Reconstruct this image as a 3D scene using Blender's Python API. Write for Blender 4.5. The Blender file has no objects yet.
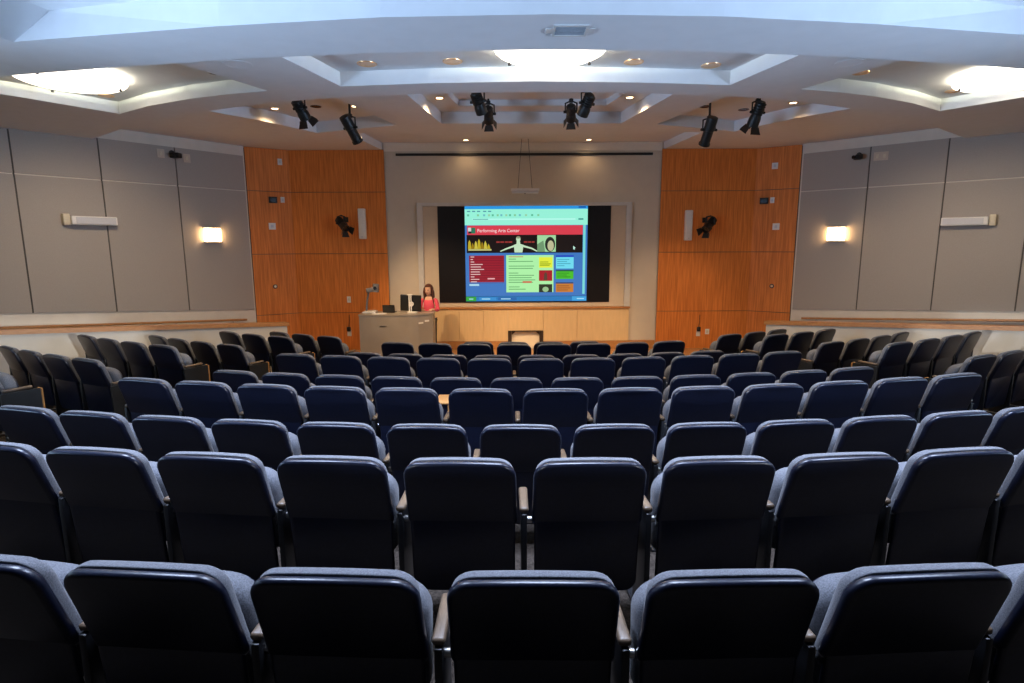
import bpy, bmesh, math, random
from mathutils import Vector, Matrix
random.seed(7)
PI = math.pi
sc = bpy.context.scene
COL = sc.collection

# ------------------------------------------------------------------ camera
CAM = Vector((-0.3417, 0.0, 2.5))
FPX, PITCH, YAW, ROLL = 579.14, 0.164, 0.0046, -0.0044
cd = bpy.data.cameras.new('camera'); cam = bpy.data.objects.new('camera', cd); COL.objects.link(cam)
cd.sensor_width = 36; cd.lens = FPX / 1024 * 36; cd.clip_start = 0.05; cd.clip_end = 100
cam.matrix_world = (Matrix.Translation(CAM) @ Matrix.Rotation(-YAW, 4, 'Z') @ Matrix.Rotation(PI / 2 - PITCH, 4, 'X')
                    @ Matrix.Rotation(ROLL, 4, 'Z'))
sc.camera = cam

def ray(u, v):
    a, b = u - 512, v - 341.5
    c, s = math.cos(ROLL), math.sin(ROLL)
    x, y = (a * c + b * s) / FPX, (-a * s + b * c) / FPX
    up = -y
    yy = math.cos(PITCH) + math.sin(PITCH) * up
    zz = -math.sin(PITCH) + math.cos(PITCH) * up
    cy, sy = math.cos(YAW), math.sin(YAW)
    return Vector((x * cy + yy * sy, -x * sy + yy * cy, zz))
def at_y(u, v, y):
    r = ray(u, v); return CAM + r * (y / r.y)
def at_z(u, v, z):
    r = ray(u, v); return CAM + r * ((z - CAM.z) / r.z)
def at_wall(u, v, p, q):
    r = ray(u, v); n = Vector((-(q[1] - p[1]), q[0] - p[0]))
    t = ((p[0] - CAM.x) * n.x + (p[1] - CAM.y) * n.y) / (r.x * n.x + r.y * n.y)
    return CAM + r * t

# ------------------------------------------------------------------ materials
def lin(c):
    return tuple((x / 255 / 12.92 if x / 255 <= .04045 else ((x / 255 + .055) / 1.055) ** 2.4) for x in c)
def new_mat(name):
    m = bpy.data.materials.new(name); m.use_nodes = True
    nt = m.node_tree; b = nt.nodes['Principled BSDF']
    return m, nt, b
def mat(name, col, rough=.6, spec=.5, metal=0., noise=0., scale=20., bump=0., stretch=None, col2=None, coord='Object', sheen=0.):
    m, nt, b = new_mat(name)
    b.inputs['Roughness'].default_value = rough
    b.inputs['Specular IOR Level'].default_value = spec
    b.inputs['Metallic'].default_value = metal
    if sheen:
        b.inputs['Sheen Weight'].default_value = sheen
    tc = nt.nodes.new('ShaderNodeTexCoord'); mp = nt.nodes.new('ShaderNodeMapping')
    nt.links.new(tc.outputs[coord], mp.inputs[0])
    if stretch: mp.inputs['Scale'].default_value = stretch
    n = nt.nodes.new('ShaderNodeTexNoise'); n.inputs['Scale'].default_value = scale; n.inputs['Detail'].default_value = 4
    nt.links.new(mp.outputs[0], n.inputs['Vector'])
    r = nt.nodes.new('ShaderNodeValToRGB')
    c2 = col2 if col2 else tuple(max(0, x * (1 - noise)) for x in col)
    c1 = col if col2 else tuple(min(1, x * (1 + noise * .6)) for x in col)
    r.color_ramp.elements[0].position = .35; r.color_ramp.elements[1].position = .65
    r.color_ramp.elements[0].color = (*c2, 1); r.color_ramp.elements[1].color = (*c1, 1)
    nt.links.new(n.outputs['Fac'], r.inputs[0]); nt.links.new(r.outputs[0], b.inputs['Base Color'])
    if bump:
        bp = nt.nodes.new('ShaderNodeBump'); bp.inputs['Strength'].default_value = bump; bp.inputs['Distance'].default_value = .004
        nt.links.new(n.outputs['Fac'], bp.inputs['Height']); nt.links.new(bp.outputs[0], b.inputs['Normal'])
    return m
def emis(name, col, strength, base=(.8, .8, .8)):
    m, nt, b = new_mat(name)
    b.inputs['Base Color'].default_value = (*base, 1)
    b.inputs['Emission Color'].default_value = (*col, 1)
    b.inputs['Emission Strength'].default_value = strength
    b.inputs['Roughness'].default_value = .5
    return m
PAGE = {}
def page(c, s=1.0):
    s = s * .9
    k = (c, s)
    if k not in PAGE:
        PAGE[k] = emis('screen_colour', lin(c), s, (.02, .02, .02))
        PAGE[k].node_tree.nodes['Principled BSDF'].inputs['Specular IOR Level'].default_value = 0
    return PAGE[k]

M_PLASTIC = mat('moulded_plastic', (.0052, .0074, .0200), rough=.31, spec=.5, noise=.25, scale=60, bump=.03)
M_FABRIC = mat('seat_fabric', (.135, .14, .158), rough=.9, spec=.2, noise=.35, scale=220, bump=.35, sheen=.15)
M_ARM = mat('armrest_wood', (.13, .088, .056), rough=.38, spec=.5, noise=.2, scale=30, stretch=(12, 1, 12))
M_STEEL_DK = mat('dark_steel', (.012, .012, .014), rough=.4, spec=.5, noise=.2)
M_CHROME = mat('bright_metal', (.62, .60, .57), rough=.28, metal=1., noise=.1)
M_TABLET = mat('tablet_wood', (.52, .25, .08), rough=.35, noise=.15, scale=14, stretch=(14, 1, 2))
M_CEIL = mat('ceiling_paint', (.74, .74, .75), rough=.9, spec=.1, noise=.02, scale=6)
M_PAINT = mat('cream_paint', (.72, .66, .56), rough=.85, spec=.15, noise=.03, scale=5)
M_PAINT2 = mat('parapet_paint', (.62, .56, .47), rough=.85, spec=.15, noise=.03, scale=5)
M_FWALL = mat('front_wall_paint', (.64, .57, .47), rough=.85, spec=.15, noise=.02, scale=5)
M_ACOU = mat('acoustic_fabric', (.42, .38, .335), rough=.95, spec=.08, noise=.05, scale=90, bump=.1)
M_SEAM = mat('seam_shadow_gap', (.10, .09, .08), rough=.9, noise=.1)
M_WOOD = mat('cherry_veneer', (.78, .262, .060), rough=.5, spec=.15, scale=5, stretch=(6, 6, .3), col2=(.58, .176, .036))
M_RAIL = mat('oak_rail', (.50, .235, .075), rough=.4, scale=6, stretch=(2, 2, 9), col2=(.40, .17, .05))
M_WAIN = mat('maple_laminate', (.70, .50, .27), rough=.5, spec=.3, noise=.05, scale=4, stretch=(5, 5, .6))
M_FLOORW = mat('stage_wood_floor', (.50, .27, .11), rough=.4, scale=4, stretch=(6, .6, 1), col2=(.42, .21, .08))
M_CARPET = mat('carpet', (.046, .036, .029), rough=1, spec=.05, noise=.6, scale=70, bump=.5)
M_BLACK = mat('black_enamel', (.010, .010, .010), rough=.45, spec=.5, noise=.2)
M_WHITE = mat('white_enamel', (.78, .76, .72), rough=.45, noise=.03)
M_IVORY = mat('ivory_plastic', (.66, .58, .42), rough=.5, noise=.05)
M_GRILLE = mat('speaker_grille', (.62, .62, .64), rough=.6, noise=.1, scale=300)
M_ALU = mat('satin_aluminium', (.60, .59, .57), rough=.4, metal=.0, noise=.04, scale=8)
M_BOARD = mat('beige_board', (.60, .50, .38), rough=.7, noise=.02)
M_SCREEN = mat('black_screen', (.010, .009, .011), rough=.35, spec=.3, noise=.1)
M_LECT = mat('lectern_laminate', (.31, .265, .215), rough=.32, spec=.55, noise=.05, scale=4)
M_BRASS = mat('downlight_reflector', (.72, .42, .20), rough=.3, metal=.8, noise=.08)
M_DKWOOD = mat('dark_brown_wood', (.035, .02, .012), rough=.5, noise=.2, scale=20, stretch=(9, 9, 1))
M_SKIN = mat('skin', (.66, .40, .28), rough=.55, noise=.05, scale=12)
M_PINK = mat('pink_knit', (.72, .10, .16), rough=.9, spec=.1, noise=.12, scale=120, bump=.2)
M_HAIR = mat('auburn_hair', (.085, .024, .010), rough=.45, noise=.5, scale=30, stretch=(6, 6, .6))
M_TROUSER = mat('black_trousers', (.02, .02, .025), rough=.9, noise=.2)
M_EYE = mat('eye_dark', (.02, .012, .01), rough=.2, noise=.1)
M_LIP = mat('lips', (.50, .14, .12), rough=.5, noise=.05)
M_GLASS = emis('lit_dish_glass', (1.0, .88, .70), 5.0)
M_SCONCE = emis('sconce_glass', (1.0, .60, .28), 20.0)
M_LAMPW = emis('warm_lamp', (1.0, .72, .42), 9.0)
M_LAMPS = emis('spot_lens', (1.0, .84, .62), 14.0)
M_OFF = mat('dark_lens', (.01, .01, .012), rough=.15, noise=.1)
M_PANE_L = emis('daylight_window', (.54, .77, 1.0), 1.6)  # added panes out of view, glowing as daylight from both sides
M_PANE_R = emis('daylight_window_dim', (.62, .80, 1.0), 1.8)
M_DARKWALL = mat('dark_acoustic_fabric', (.06, .055, .05), rough=.95, spec=.05, noise=.1, scale=80)

# ------------------------------------------------------------------ mesh helpers
def tag(o, label=None, cat=None, group=None, kind='thing'):
    if label: o['label'] = label
    if cat: o['category'] = cat
    if group: o['group'] = group
    if kind: o['kind'] = kind
    return o
def empty(name, loc=(0, 0, 0), rz=0):
    o = bpy.data.objects.new(name, None); COL.objects.link(o); o.location = loc; o.rotation_euler = (0, 0, rz)
    o.empty_display_size = .1
    return o
def link_mesh(name, bm, m, parent=None, smooth=None, world=False):
    bmesh.ops.recalc_face_normals(bm, faces=bm.faces)
    me = bpy.data.meshes.new(name); bm.to_mesh(me); bm.free()
    o = bpy.data.objects.new(name, me); COL.objects.link(o)
    me.materials.append(m)
    if smooth:
        for p in me.polygons: p.use_smooth = True
        me.set_sharp_from_angle(angle=math.radians(smooth))
    if parent:
        o.parent = parent
        if world:
            o.matrix_parent_inverse = parent.matrix_basis.inverted()
    return o
class MB:
    def __init__(s): s.bm = bmesh.new()
    def box(s, c, d, rot=None, bev=0, seg=2):
        g = bmesh.ops.create_cube(s.bm, size=1)
        vs = g['verts']
        bmesh.ops.scale(s.bm, vec=d, verts=vs)
        if bev:
            es = list({e for v in vs for e in v.link_edges})
            r = bmesh.ops.bevel(s.bm, geom=es, offset=bev, segments=seg, affect='EDGES', profile=.5)
            vs = list({v for f in r['faces'] for v in f.verts})
        M = Matrix.Translation(c) @ (rot.to_4x4() if rot else Matrix.Identity(4))
        bmesh.ops.transform(s.bm, matrix=M, verts=vs); return s
    def cyl(s, a, b, r, r2=None, n=16, cap=True):
        a, b = Vector(a), Vector(b); d = b - a
        g = bmesh.ops.create_cone(s.bm, cap_ends=cap, segments=n, radius1=r, radius2=r if r2 is None else r2, depth=d.length)
        M = Matrix.Translation((a + b) / 2) @ d.to_track_quat('Z', 'Y').to_matrix().to_4x4()
        bmesh.ops.transform(s.bm, matrix=M, verts=g['verts']); return s
    def sphere(s, c, r, sc_=(1, 1, 1), u=20, v=12, rot=None):
        g = bmesh.ops.create_uvsphere(s.bm, u_segments=u, v_segments=v, radius=r)
        M = Matrix.Translation(c) @ (rot.to_4x4() if rot else Matrix.Identity(4)) @ Matrix.Diagonal((*sc_, 1))
        bmesh.ops.transform(s.bm, matrix=M, verts=g['verts']); return s
    def tube(s, pts, r, n=8):
        pts = [Vector(p) for p in pts]
        for a, b in zip(pts, pts[1:]): s.cyl(a, b, r, n=n)
        for p in pts[1:-1]: s.sphere(p, r, u=n, v=6)
        return s
    def lathe(s, prof, c=(0, 0, 0), n=48, M=None, ring=False):
        c = Vector(c); rings = []
        for r, z in prof:
            rings.append([s.bm.verts.new((r * math.cos(2 * PI * k / n), r * math.sin(2 * PI * k / n), z)) for k in range(n)])
        for A, B in zip(rings, rings[1:]):
            for k in range(n): s.bm.faces.new((A[k], A[(k + 1) % n], B[(k + 1) % n], B[k]))
        if ring:
            for k in range(n): s.bm.faces.new((rings[-1][k], rings[-1][(k + 1) % n], rings[0][(k + 1) % n], rings[0][k]))
        elif prof[0][0] > 1e-5: s.bm.faces.new(rings[0])
        if prof[-1][0] > 1e-5 and not ring: s.bm.faces.new(rings[-1])
        T = Matrix.Translation(c) @ (M if M else Matrix.Identity(4))
        bmesh.ops.transform(s.bm, matrix=T, verts=[v for R in rings for v in R])
        bmesh.ops.remove_doubles(s.bm, verts=[v for R in rings for v in R], dist=1e-5)
        return s
    def prism(s, poly, z0, z1, top=None):
        top = top or poly
        a = [s.bm.verts.new((p[0], p[1], z0)) for p in poly]
        b = [s.bm.verts.new((p[0], p[1], z1)) for p in top]
        n = len(a)
        s.bm.faces.new(a[::-1]); s.bm.faces.new(b)
        for k in range(n): s.bm.faces.new((a[k], a[(k + 1) % n], b[(k + 1) % n], b[k]))
        return s
    def hull(s, P):                      # quad front points P (list of 3d) extruded by vector
        raise NotImplementedError
    def slab(s, pts, n, back, front):    # polygon of 3d points pushed along normal n from back to front
        n = Vector(n).normalized()
        a = [s.bm.verts.new(Vector(p) + n * back) for p in pts]; b = [s.bm.verts.new(Vector(p) + n * front) for p in pts]
        s.bm.faces.new(a[::-1]); s.bm.faces.new(b); k = len(a)
        for i in range(k): s.bm.faces.new((a[i], a[(i + 1) % k], b[(i + 1) % k], b[i]))
        return s
    def obj(s, name, m, parent=None, smooth=None, world=False):
        return link_mesh(name, s.bm, m, parent, smooth, world)

def rounded(w_top, w_bot, s0, s1, rt, rb, crown=0., n=6):
    """outline in (x, s), counter-clockwise"""
    P = []
    def arc(cx, cy, r, a0, a1):
        for k in range(n + 1):
            a = a0 + (a1 - a0) * k / n; P.append((cx + r * math.cos(a), cy + r * math.sin(a)))
    arc(w_bot / 2 - rb, s0 + rb, rb, -PI / 2, 0)
    arc(w_top / 2 - rt, s1 - rt, rt, 0, PI / 2)
    if crown:
        m = 8
        for k in range(1, m):
            x = (w_top / 2 - rt) * (1 - 2 * k / m); P.append((x, s1 + crown * (1 - (x / (w_top / 2 - rt)) ** 2)))
    arc(-w_top / 2 + rt, s1 - rt, rt, PI / 2, PI)
    arc(-w_bot / 2 + rb, s0 + rb, rb, PI, 1.5 * PI)
    return P
def pillow(bm, out, t0, t1, r0, r1, seg, f):
    """outline extruded from t0 to t1 with rounded rims (radius r0 behind, r1 in front); f maps (x, s, t) to 3d"""
    n = len(out); nor = []
    for k in range(n):
        a, b = Vector(out[k - 1]), Vector(out[(k + 1) % n]); d = (b - a).normalized(); nor.append(Vector((d.y, -d.x)))
    loops = []
    for k in range(seg + 1):
        a = PI / 2 * k / seg; loops.append((r0 * (1 - math.sin(a)), t0 + r0 * (1 - math.cos(a))))
    for k in range(seg + 1):
        a = PI / 2 * k / seg; loops.append((r1 * (1 - math.cos(a)), t1 - r1 * (1 - math.sin(a))))
    L = []
    for off, t in loops:
        L.append([bm.verts.new(f(p[0] - nn.x * off, p[1] - nn.y * off, t)) for p, nn in zip(out, nor)])
    bm.faces.new(L[0]); bm.faces.new(L[-1][::-1])
    for A, B in zip(L, L[1:]):
        for k in range(n): bm.faces.new((A[k], B[k], B[(k + 1) % n], A[(k + 1) % n]))

def curve_to_mesh_text(name, text, size, m, parent=None):
    cu = bpy.data.curves.new(name, 'FONT'); cu.body = text; cu.size = size; cu.extrude = .0006
    o = bpy.data.objects.new(name + '_tmp', cu); COL.objects.link(o)
    dg = bpy.context.evaluated_depsgraph_get(); dg.update()
    me = bpy.data.meshes.new_from_object(o.evaluated_get(dg)); COL.objects.unlink(o); bpy.data.objects.remove(o)
    q = bpy.data.objects.new(name, me); COL.objects.link(q); me.materials.clear(); me.materials.append(m)
    if parent: q.parent = parent
    return q

# ------------------------------------------------------------------ the room
ZS, ZF, ZB = 4.46, 4.70, 4.21
LA, LB = (-6.22, 13.4), (-11.0, 7.07)
RA, RB = (6.22, 13.4), (11.0, 8.57)
YB = -3.2
def lerp2(a, b, t): return (a[0] + (b[0] - a[0]) * t, a[1] + (b[1] - a[1]) * t)
def struct(o, parent=None):
    o['kind'] = 'structure'; return o

def wall_seg(name, p, q, z0, z1, thick, m, side=1):
    d = Vector((q[0] - p[0], q[1] - p[1])).normalized(); n = Vector((-d.y, d.x)) * side
    mb = MB(); mb.prism([p, q, (q[0] + n.x * thick, q[1] + n.y * thick), (p[0] + n.x * thick, p[1] + n.y * thick)], z0, z1)
    return struct(mb.obj(name, m))
wl = wall_seg('wall_left', LA, LB, -.1, 5.3, .15, M_PAINT, -1)
wr = wall_seg('wall_right', RA, RB, -.1, 5.3, .15, M_PAINT, 1)
wf = struct(MB().box((0, 14.075, 2.6), (6.7, .15, 5.4)).obj('wall_front', M_FWALL))
TX0, TX1, TZ0, TZ1 = 5.35, 7.05, 2.41, 2.65          # unseen slots added high in both back-wall corners to trim the daylight
mb = MB()
for x0, x1, z0, z1 in ((-11.15, -TX1, -.1, 5.3), (TX1, 11.15, -.1, 5.3), (-TX0, TX0, -.1, 5.3), (-TX1, -TX0, -.1, TZ0), (-TX1, -TX0, TZ1, 5.3), (TX0, TX1, -.1, TZ0), (TX0, TX1, TZ1, 5.3)):
    mb.box(((x0 + x1) / 2, YB - .03, (z0 + z1) / 2), (x1 - x0, .06, z1 - z0))
struct(mb.obj('wall_back', M_DARKWALL))
for sg, k in ((-1, 3), (1, 4)):
    mb = MB()
    for z in (TZ0 - .02, TZ1 + .02): mb.box((sg * (TX0 + TX1) / 2, YB + .01, z), (TX1 - TX0 + .08, .02, .04))
    for x in (TX0 - .02, TX1 + .02): mb.box((sg * x, YB + .01, (TZ0 + TZ1) / 2), (.04, .02, TZ1 - TZ0))
    struct(mb.obj('window_%d' % k, M_ALU))

# side walls near the back, each with added panes that glow as unseen daylight
WY0, WY1, WZ0, WZ1 = .8, 6.2, 1.4, 3.4
for sgn, nm, yend, k in ((-1, 'wall_rear_left', LB[1], 1), (1, 'wall_rear_right', RB[1], 2)):
    x0, x1 = sgn * 7.2, sgn * 7.35
    xc, xt = (x0 + x1) / 2, abs(x1 - x0)
    yj = 6.75
    mb = MB(); mb.box((sgn * 9.2, yj + .075, 2.6), (4.0, .15, 5.4)); mb.box((sgn * 11.08, (yj + .15 + yend + .05) / 2, 2.6), (.15, yend + .05 - yj - .15, 5.4))
    yend = yj
    mb.box((xc, (YB + WY0) / 2, 2.6), (xt, WY0 - YB, 5.4)); mb.box((xc, (yend + WY1) / 2, 2.6), (xt, yend - WY1, 5.4))
    mb.box((xc, (WY0 + WY1) / 2, (WZ0 - .1) / 2), (xt, WY1 - WY0, WZ0 + .1)); mb.box((xc, (WY0 + WY1) / 2, (WZ1 + 5.3) / 2), (xt, WY1 - WY0, 5.3 - WZ1))
    struct(mb.obj(nm, M_PAINT))
    fr = MB()
    for y in [WY0 + .03, *[WY0 + (WY1 - WY0) * i / 4 for i in (1, 2, 3)], WY1 - .03]: fr.box((xc, y, (WZ0 + WZ1) / 2), (.06, .06, WZ1 - WZ0))
    for z in (WZ0 + .03, WZ1 - .03): fr.box((xc, (WY0 + WY1) / 2, z), (.06, WY1 - WY0, .06))
    w = struct(fr.obj('window_%d' % k, M_ALU))
    g = MB().box((xc + sgn * .05, (WY0 + WY1) / 2, (WZ0 + WZ1) / 2), (.01, WY1 - WY0, WZ1 - WZ0)).obj('window_pane', M_PANE_L if sgn < 0 else M_PANE_R, w)

# ceiling: one slab with stepped recesses
outl = [(-11.1, YB - .05), (11.1, YB - .05), (11.1, RB[1]), (6.3, 13.47), (6.3, 14.12), (-6.3, 14.12), (-6.3, 13.47), (-11.1, LB[1])]
def mirror(h): return h + [(-x, y) for x, y in reversed(h) if x > 1e-6]
ceil = struct(MB().prism(outl, ZB, 5.5).obj('ceiling', M_CEIL))
KB = (ZB - CAM.z) / (ZS - CAM.z)
beam1far = [(0, 5.47), (1.4, 5.54), (2.8, 5.70), (4.05, 5.94), (5.25, 6.19), (7.4, 6.75)]
nearedge = [(0, 5.7), (7.6, 6.9)]
beam1near = [(0, 4.68), (1.3, 4.73), (2.6, 4.90), (4.37, 5.22)]
beam2far = [(0, 7.92), (.8, 7.94), (1.5, 8.0), (2.2, 8.1), (2.9, 8.23), (3.6, 8.44), (4.2, 8.68), (4.8, 8.96), (5.3, 9.23), (5.9, 9.55), (6.6, 10.0), (7.2, 10.5), (7.9, 11.05), (8.7, 11.7)]
def yat(pl, x):
    x = abs(x)
    for (x0, y0), (x1, y1) in zip(pl, pl[1:]):
        if x <= x1: return y0 + (y1 - y0) * (x - x0) / (x1 - x0)
    return pl[-1][1]
def arc(pl, xa, xb, n=10): return [(xa + (xb - xa) * k / n, yat(pl, xa + (xb - xa) * k / n)) for k in range(n + 1)]
cuts = []
# front zone, one step up
fz = [(-x, y) for x, y in reversed(beam2far)] + beam2far[1:]
cuts.append(([(-11.3, 6.82), (-7.4, 6.75)] + [(-x, y) for x, y in beam1far[4:0:-1]] + beam1far + [(11.3, 6.82), (11.3, RB[1]), (6.35, 13.52), (6.35, 14.2), (-6.35, 14.2), (-6.35, 13.52), (-11.3, LB[1])], None, ZS))
cuts.append((fz + [(6.35, 13.52), (6.35, 14.2), (-6.35, 14.2), (-6.35, 13.52)], None, ZF))
# three coffers between the two curved beams
cuts.append((arc(nearedge, -2.8, 2.8, 16) + [(2.42, 7.62), (1.3, 7.49), (0, 7.42), (-1.3, 7.49), (-2.42, 7.62)], None, ZS + .17))
for s in (-1, 1):
    P = [(s * x, y) for x, y in arc(nearedge, 4.05, 7.75, 10)] + [(s * 6.8, 8.05), (s * 6.12, 9.08), (s * 5.4, 8.6), (s * 4.6, 8.2), (s * 4.0, 7.98), (s * 3.4, 7.82)]
    cuts.append((P, None, ZS + .17))
# coffer over the back rows
nb = [(-5.4, 1.6), (5.4, 1.6)] + [(4.5, 5.24), (2.6, 4.90), (1.3, 4.73), (0, 4.68), (-1.3, 4.73), (-2.6, 4.90), (-4.5, 5.24)]
nt_ = [(-5.05, 1.6), (5.05, 1.6)] + [(4.05, 5.24), (2.6, 4.90), (1.3, 4.73), (0, 4.68), (-1.3, 4.73), (-2.6, 4.90), (-4.18, 5.26)]
cuts.append((nb, nt_, ZB + .25))
# front coffers
cuts.append(([(-1.90, 8.5), (2.20, 8.5), (1.72, 11.10), (-1.56, 11.06)], None, ZF + .2))
cuts.append(([(-1.46, 8.9), (1.72, 8.9), (1.36, 10.6), (-1.20, 10.6)], None, ZF + .3))
for s in (-1, 1):
    cuts.append(([(s * 3.05, 8.75), (s * 2.4, 11.2), (s * 3.2, 11.5), (s * 4.1, 11.9), (s * 4.72, 10.75), (s * 5.45, 9.75)], None, ZF + .2))
cuts.append(([(-3.26, 14.06), (3.26, 14.06), (3.5, 11.95), (-3.5, 11.95)], None, ZF + .16))
dg = bpy.context.evaluated_depsgraph_get()
tmp = []
for P, T, z in cuts:
    c = MB().prism(P, ZB - .4, z, None).obj('cutter', M_CEIL) if T is None else None
    if c is None:
        mb = MB(); mb.prism(P, ZB, z, T); mb2 = mb
        c = mb.obj('cutter', M_CEIL)
        c2 = MB().prism(P, ZB - .4, ZB + .0005).obj('cutter', M_CEIL); tmp.append(c2)
        md = ceil.modifiers.new('b', 'BOOLEAN'); md.object = c2; md.operation = 'DIFFERENCE'; md.solver = 'EXACT'
    tmp.append(c)
    md = ceil.modifiers.new('b', 'BOOLEAN'); md.object = c; md.operation = 'DIFFERENCE'; md.solver = 'EXACT'
dg.update()
me = bpy.data.meshes.new_from_object(ceil.evaluated_get(dg))
ceil.modifiers.clear(); ceil.data = me; me.materials.clear(); me.materials.append(M_CEIL)
for c in tmp: bpy.data.objects.remove(c)

# floor: stage level and five curved tiers that step up towards the back
ARC_C = Vector((0, 17.369))
TIER = [.778, .628, .482, .328, .20]
BND = [14.33, 12.50, 10.60, 8.80, 7.90]
fl = MB(); fl.box((0, 5.5, -.05), (23, 18, .1)); struct(MB().box((0, 12.2, .006), (11.2, 3.4, .012)).obj('floor_stage', M_FLOORW))
def sector(r0, r1, a0=-1.35, a1=1.35, n=54):
    P = [(r0 * math.sin(a0 + (a1 - a0) * k / n), ARC_C.y - r0 * math.cos(a0 + (a1 - a0) * k / n)) for k in range(n + 1)]
    return P + [(r1 * math.sin(a1 + (a0 - a1) * k / n), ARC_C.y - r1 * math.cos(a1 + (a0 - a1) * k / n)) for k in range(n + 1)]
def clipx(P): return [(max(-10.95, min(10.95, x)), max(YB + .02, y)) for x, y in P]
for i, z in enumerate(TIER):
    r1 = 22. if i == 0 else BND[i - 1]
    a = .60 if i > 1 else .72
    a = min(a, 1.0)
    if i == 0:
        P = [(BND[0] * math.sin(t), ARC_C.y - BND[0] * math.cos(t)) for t in [-.8 + 1.6 * k / 40 for k in range(41)]] + [(10.95, 7.0), (10.95, YB + .02), (-10.95, YB + .02), (-10.95, 7.0)]
        fl.prism(P, -.02, z)
    else:
        fl.prism(sector(BND[i], r1, -a, a, 40), -.02, z)
struct(fl.obj('floor', M_CARPET))

# front wall dressing -------------------------------------------------
def panel_wood(name, p, q, zz, parent):
    """veneer panels on a straight run from p to q, cut at the heights zz"""
    d = Vector((q[0] - p[0], q[1] - p[1])); L = d.length; d.normalize(); n = Vector((d.y, -d.x))
    if n.y > 0: n = -n
    for z0, z1 in zip(zz, zz[1:]):
        mb = MB(); g = .006
        P = [(p[0] + d.x * g, p[1] + d.y * g), (q[0] - d.x * g, q[1] - d.y * g)]
        P += [(P[1][0] + n.x * .02, P[1][1] + n.y * .02), (P[0][0] + n.x * .02, P[0][1] + n.y * .02)]
        mb.prism(P, z0 + g, z1 - g); mb.obj('veneer_panel', M_WOOD, parent)
ZW = [.0, .92, 2.33, 3.75, 4.70]
for s, nm, nm2 in ((-1, 'wall_front_left', 'wall_corner_left'), (1, 'wall_front_right', 'wall_corner_right')):
    a, b, c = (s * 3.22, 13.95), (s * 5.43, 13.95), (s * 6.22, 13.42)
    a_ = (s * 3.235, 13.95); w1 = MB(); w1.prism([a_, b, (b[0], 14.12), (a_[0], 14.12)], 0, 4.705); w1 = struct(w1.obj(nm, M_SEAM))
    w2 = MB(); w2.prism([b, c, (c[0], 14.12), (b[0], 14.12)], 0, 5.3); w2 = struct(w2.obj(nm2, M_SEAM))
    panel_wood('x', a, b, ZW, w1); panel_wood('x', b, c, ZW, w2)

# wainscot, ledge and skirting below the screen, open at the low niche
NX0, NX1, NZ = -.374, .481, .465
wn = struct(empty('trim_1', (0, 14, 0)))
def wsc(x0, x1, z0, z1): MB().box(((x0 + x1) / 2, 13.95, (z0 + z1) / 2), (x1 - x0 - .006, .096, z1 - z0 - .006)).obj('wainscot_panel', M_WAIN, wn, world=True)
xs = [-3.2, -2.42, -1.55, -.96, NX0, NX1, 1.30, 2.55]
for x0, x1 in zip(xs[1:], xs[2:]):
    wsc(x0, x1, .21 if x0 != NX0 else NZ, 1.0)
for x0, x1 in ((-3.2, NX0), (NX1, 3.2)):
    struct(MB().box(((x0 + x1) / 2, 13.955, .105), (x1 - x0, .085, .21), bev=.004).obj('baseboard_front', M_RAIL))
struct(MB().box((.06, 13.93, 1.02), (5.03, .14, .04), bev=.006).obj('trim_2', M_RAIL))

# niche frame
nf = tag(empty('niche_frame', ((NX0 + NX1) / 2, 13.9, 0)), 'dark brown wooden posts framing the low bright niche under the screen', 'frame')
for x in (NX0 + .045, NX1 - .045): MB().box((x, 13.93, NZ / 2), (.085, .12, NZ - .004), bev=.004).obj('post', M_DKWOOD, nf, world=True)
MB().box(((NX0 + NX1) / 2, 13.93, NZ - .012), (NX1 - NX0 - .18, .12, .02)).obj('header', M_DKWOOD, nf, world=True)
for x, s in ((NX0 + .095, 1), (NX1 - .095, -1)):
    g = MB(); g.slab([(x, 13.93, NZ - .024), (x + s * .09, 13.93, NZ - .024), (x, 13.93, NZ - .10)], (0, 1, 0), -.02, .02); g.obj('corner_brace', M_DKWOOD, nf, world=True)
MB().box(((NX0 + NX1) / 2, 13.985, .22), (NX1 - NX0 - .18, .02, .42)).obj('back_panel', mat('cream_panel', (.85, .74, .56), noise=.02), nf, world=True)

struct(MB().box((0, 13.985, 4.762), (6.46, .03, .19), bev=.004).obj('trim_5', mat('cream_band', (.80, .72, .60), rough=.8, noise=.02)))  # strip coloured lighter to stand for the lit back of the recess
# black slot of the rolled-up screen above
st = MB().box((.03, 13.985, 4.595), (5.98, .03, .055), bev=.004).obj('ceiling_screen_slot', M_BLACK)
tag(st, 'long thin black slot of the rolled-up screen at the wall top', 'screen slot')

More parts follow.
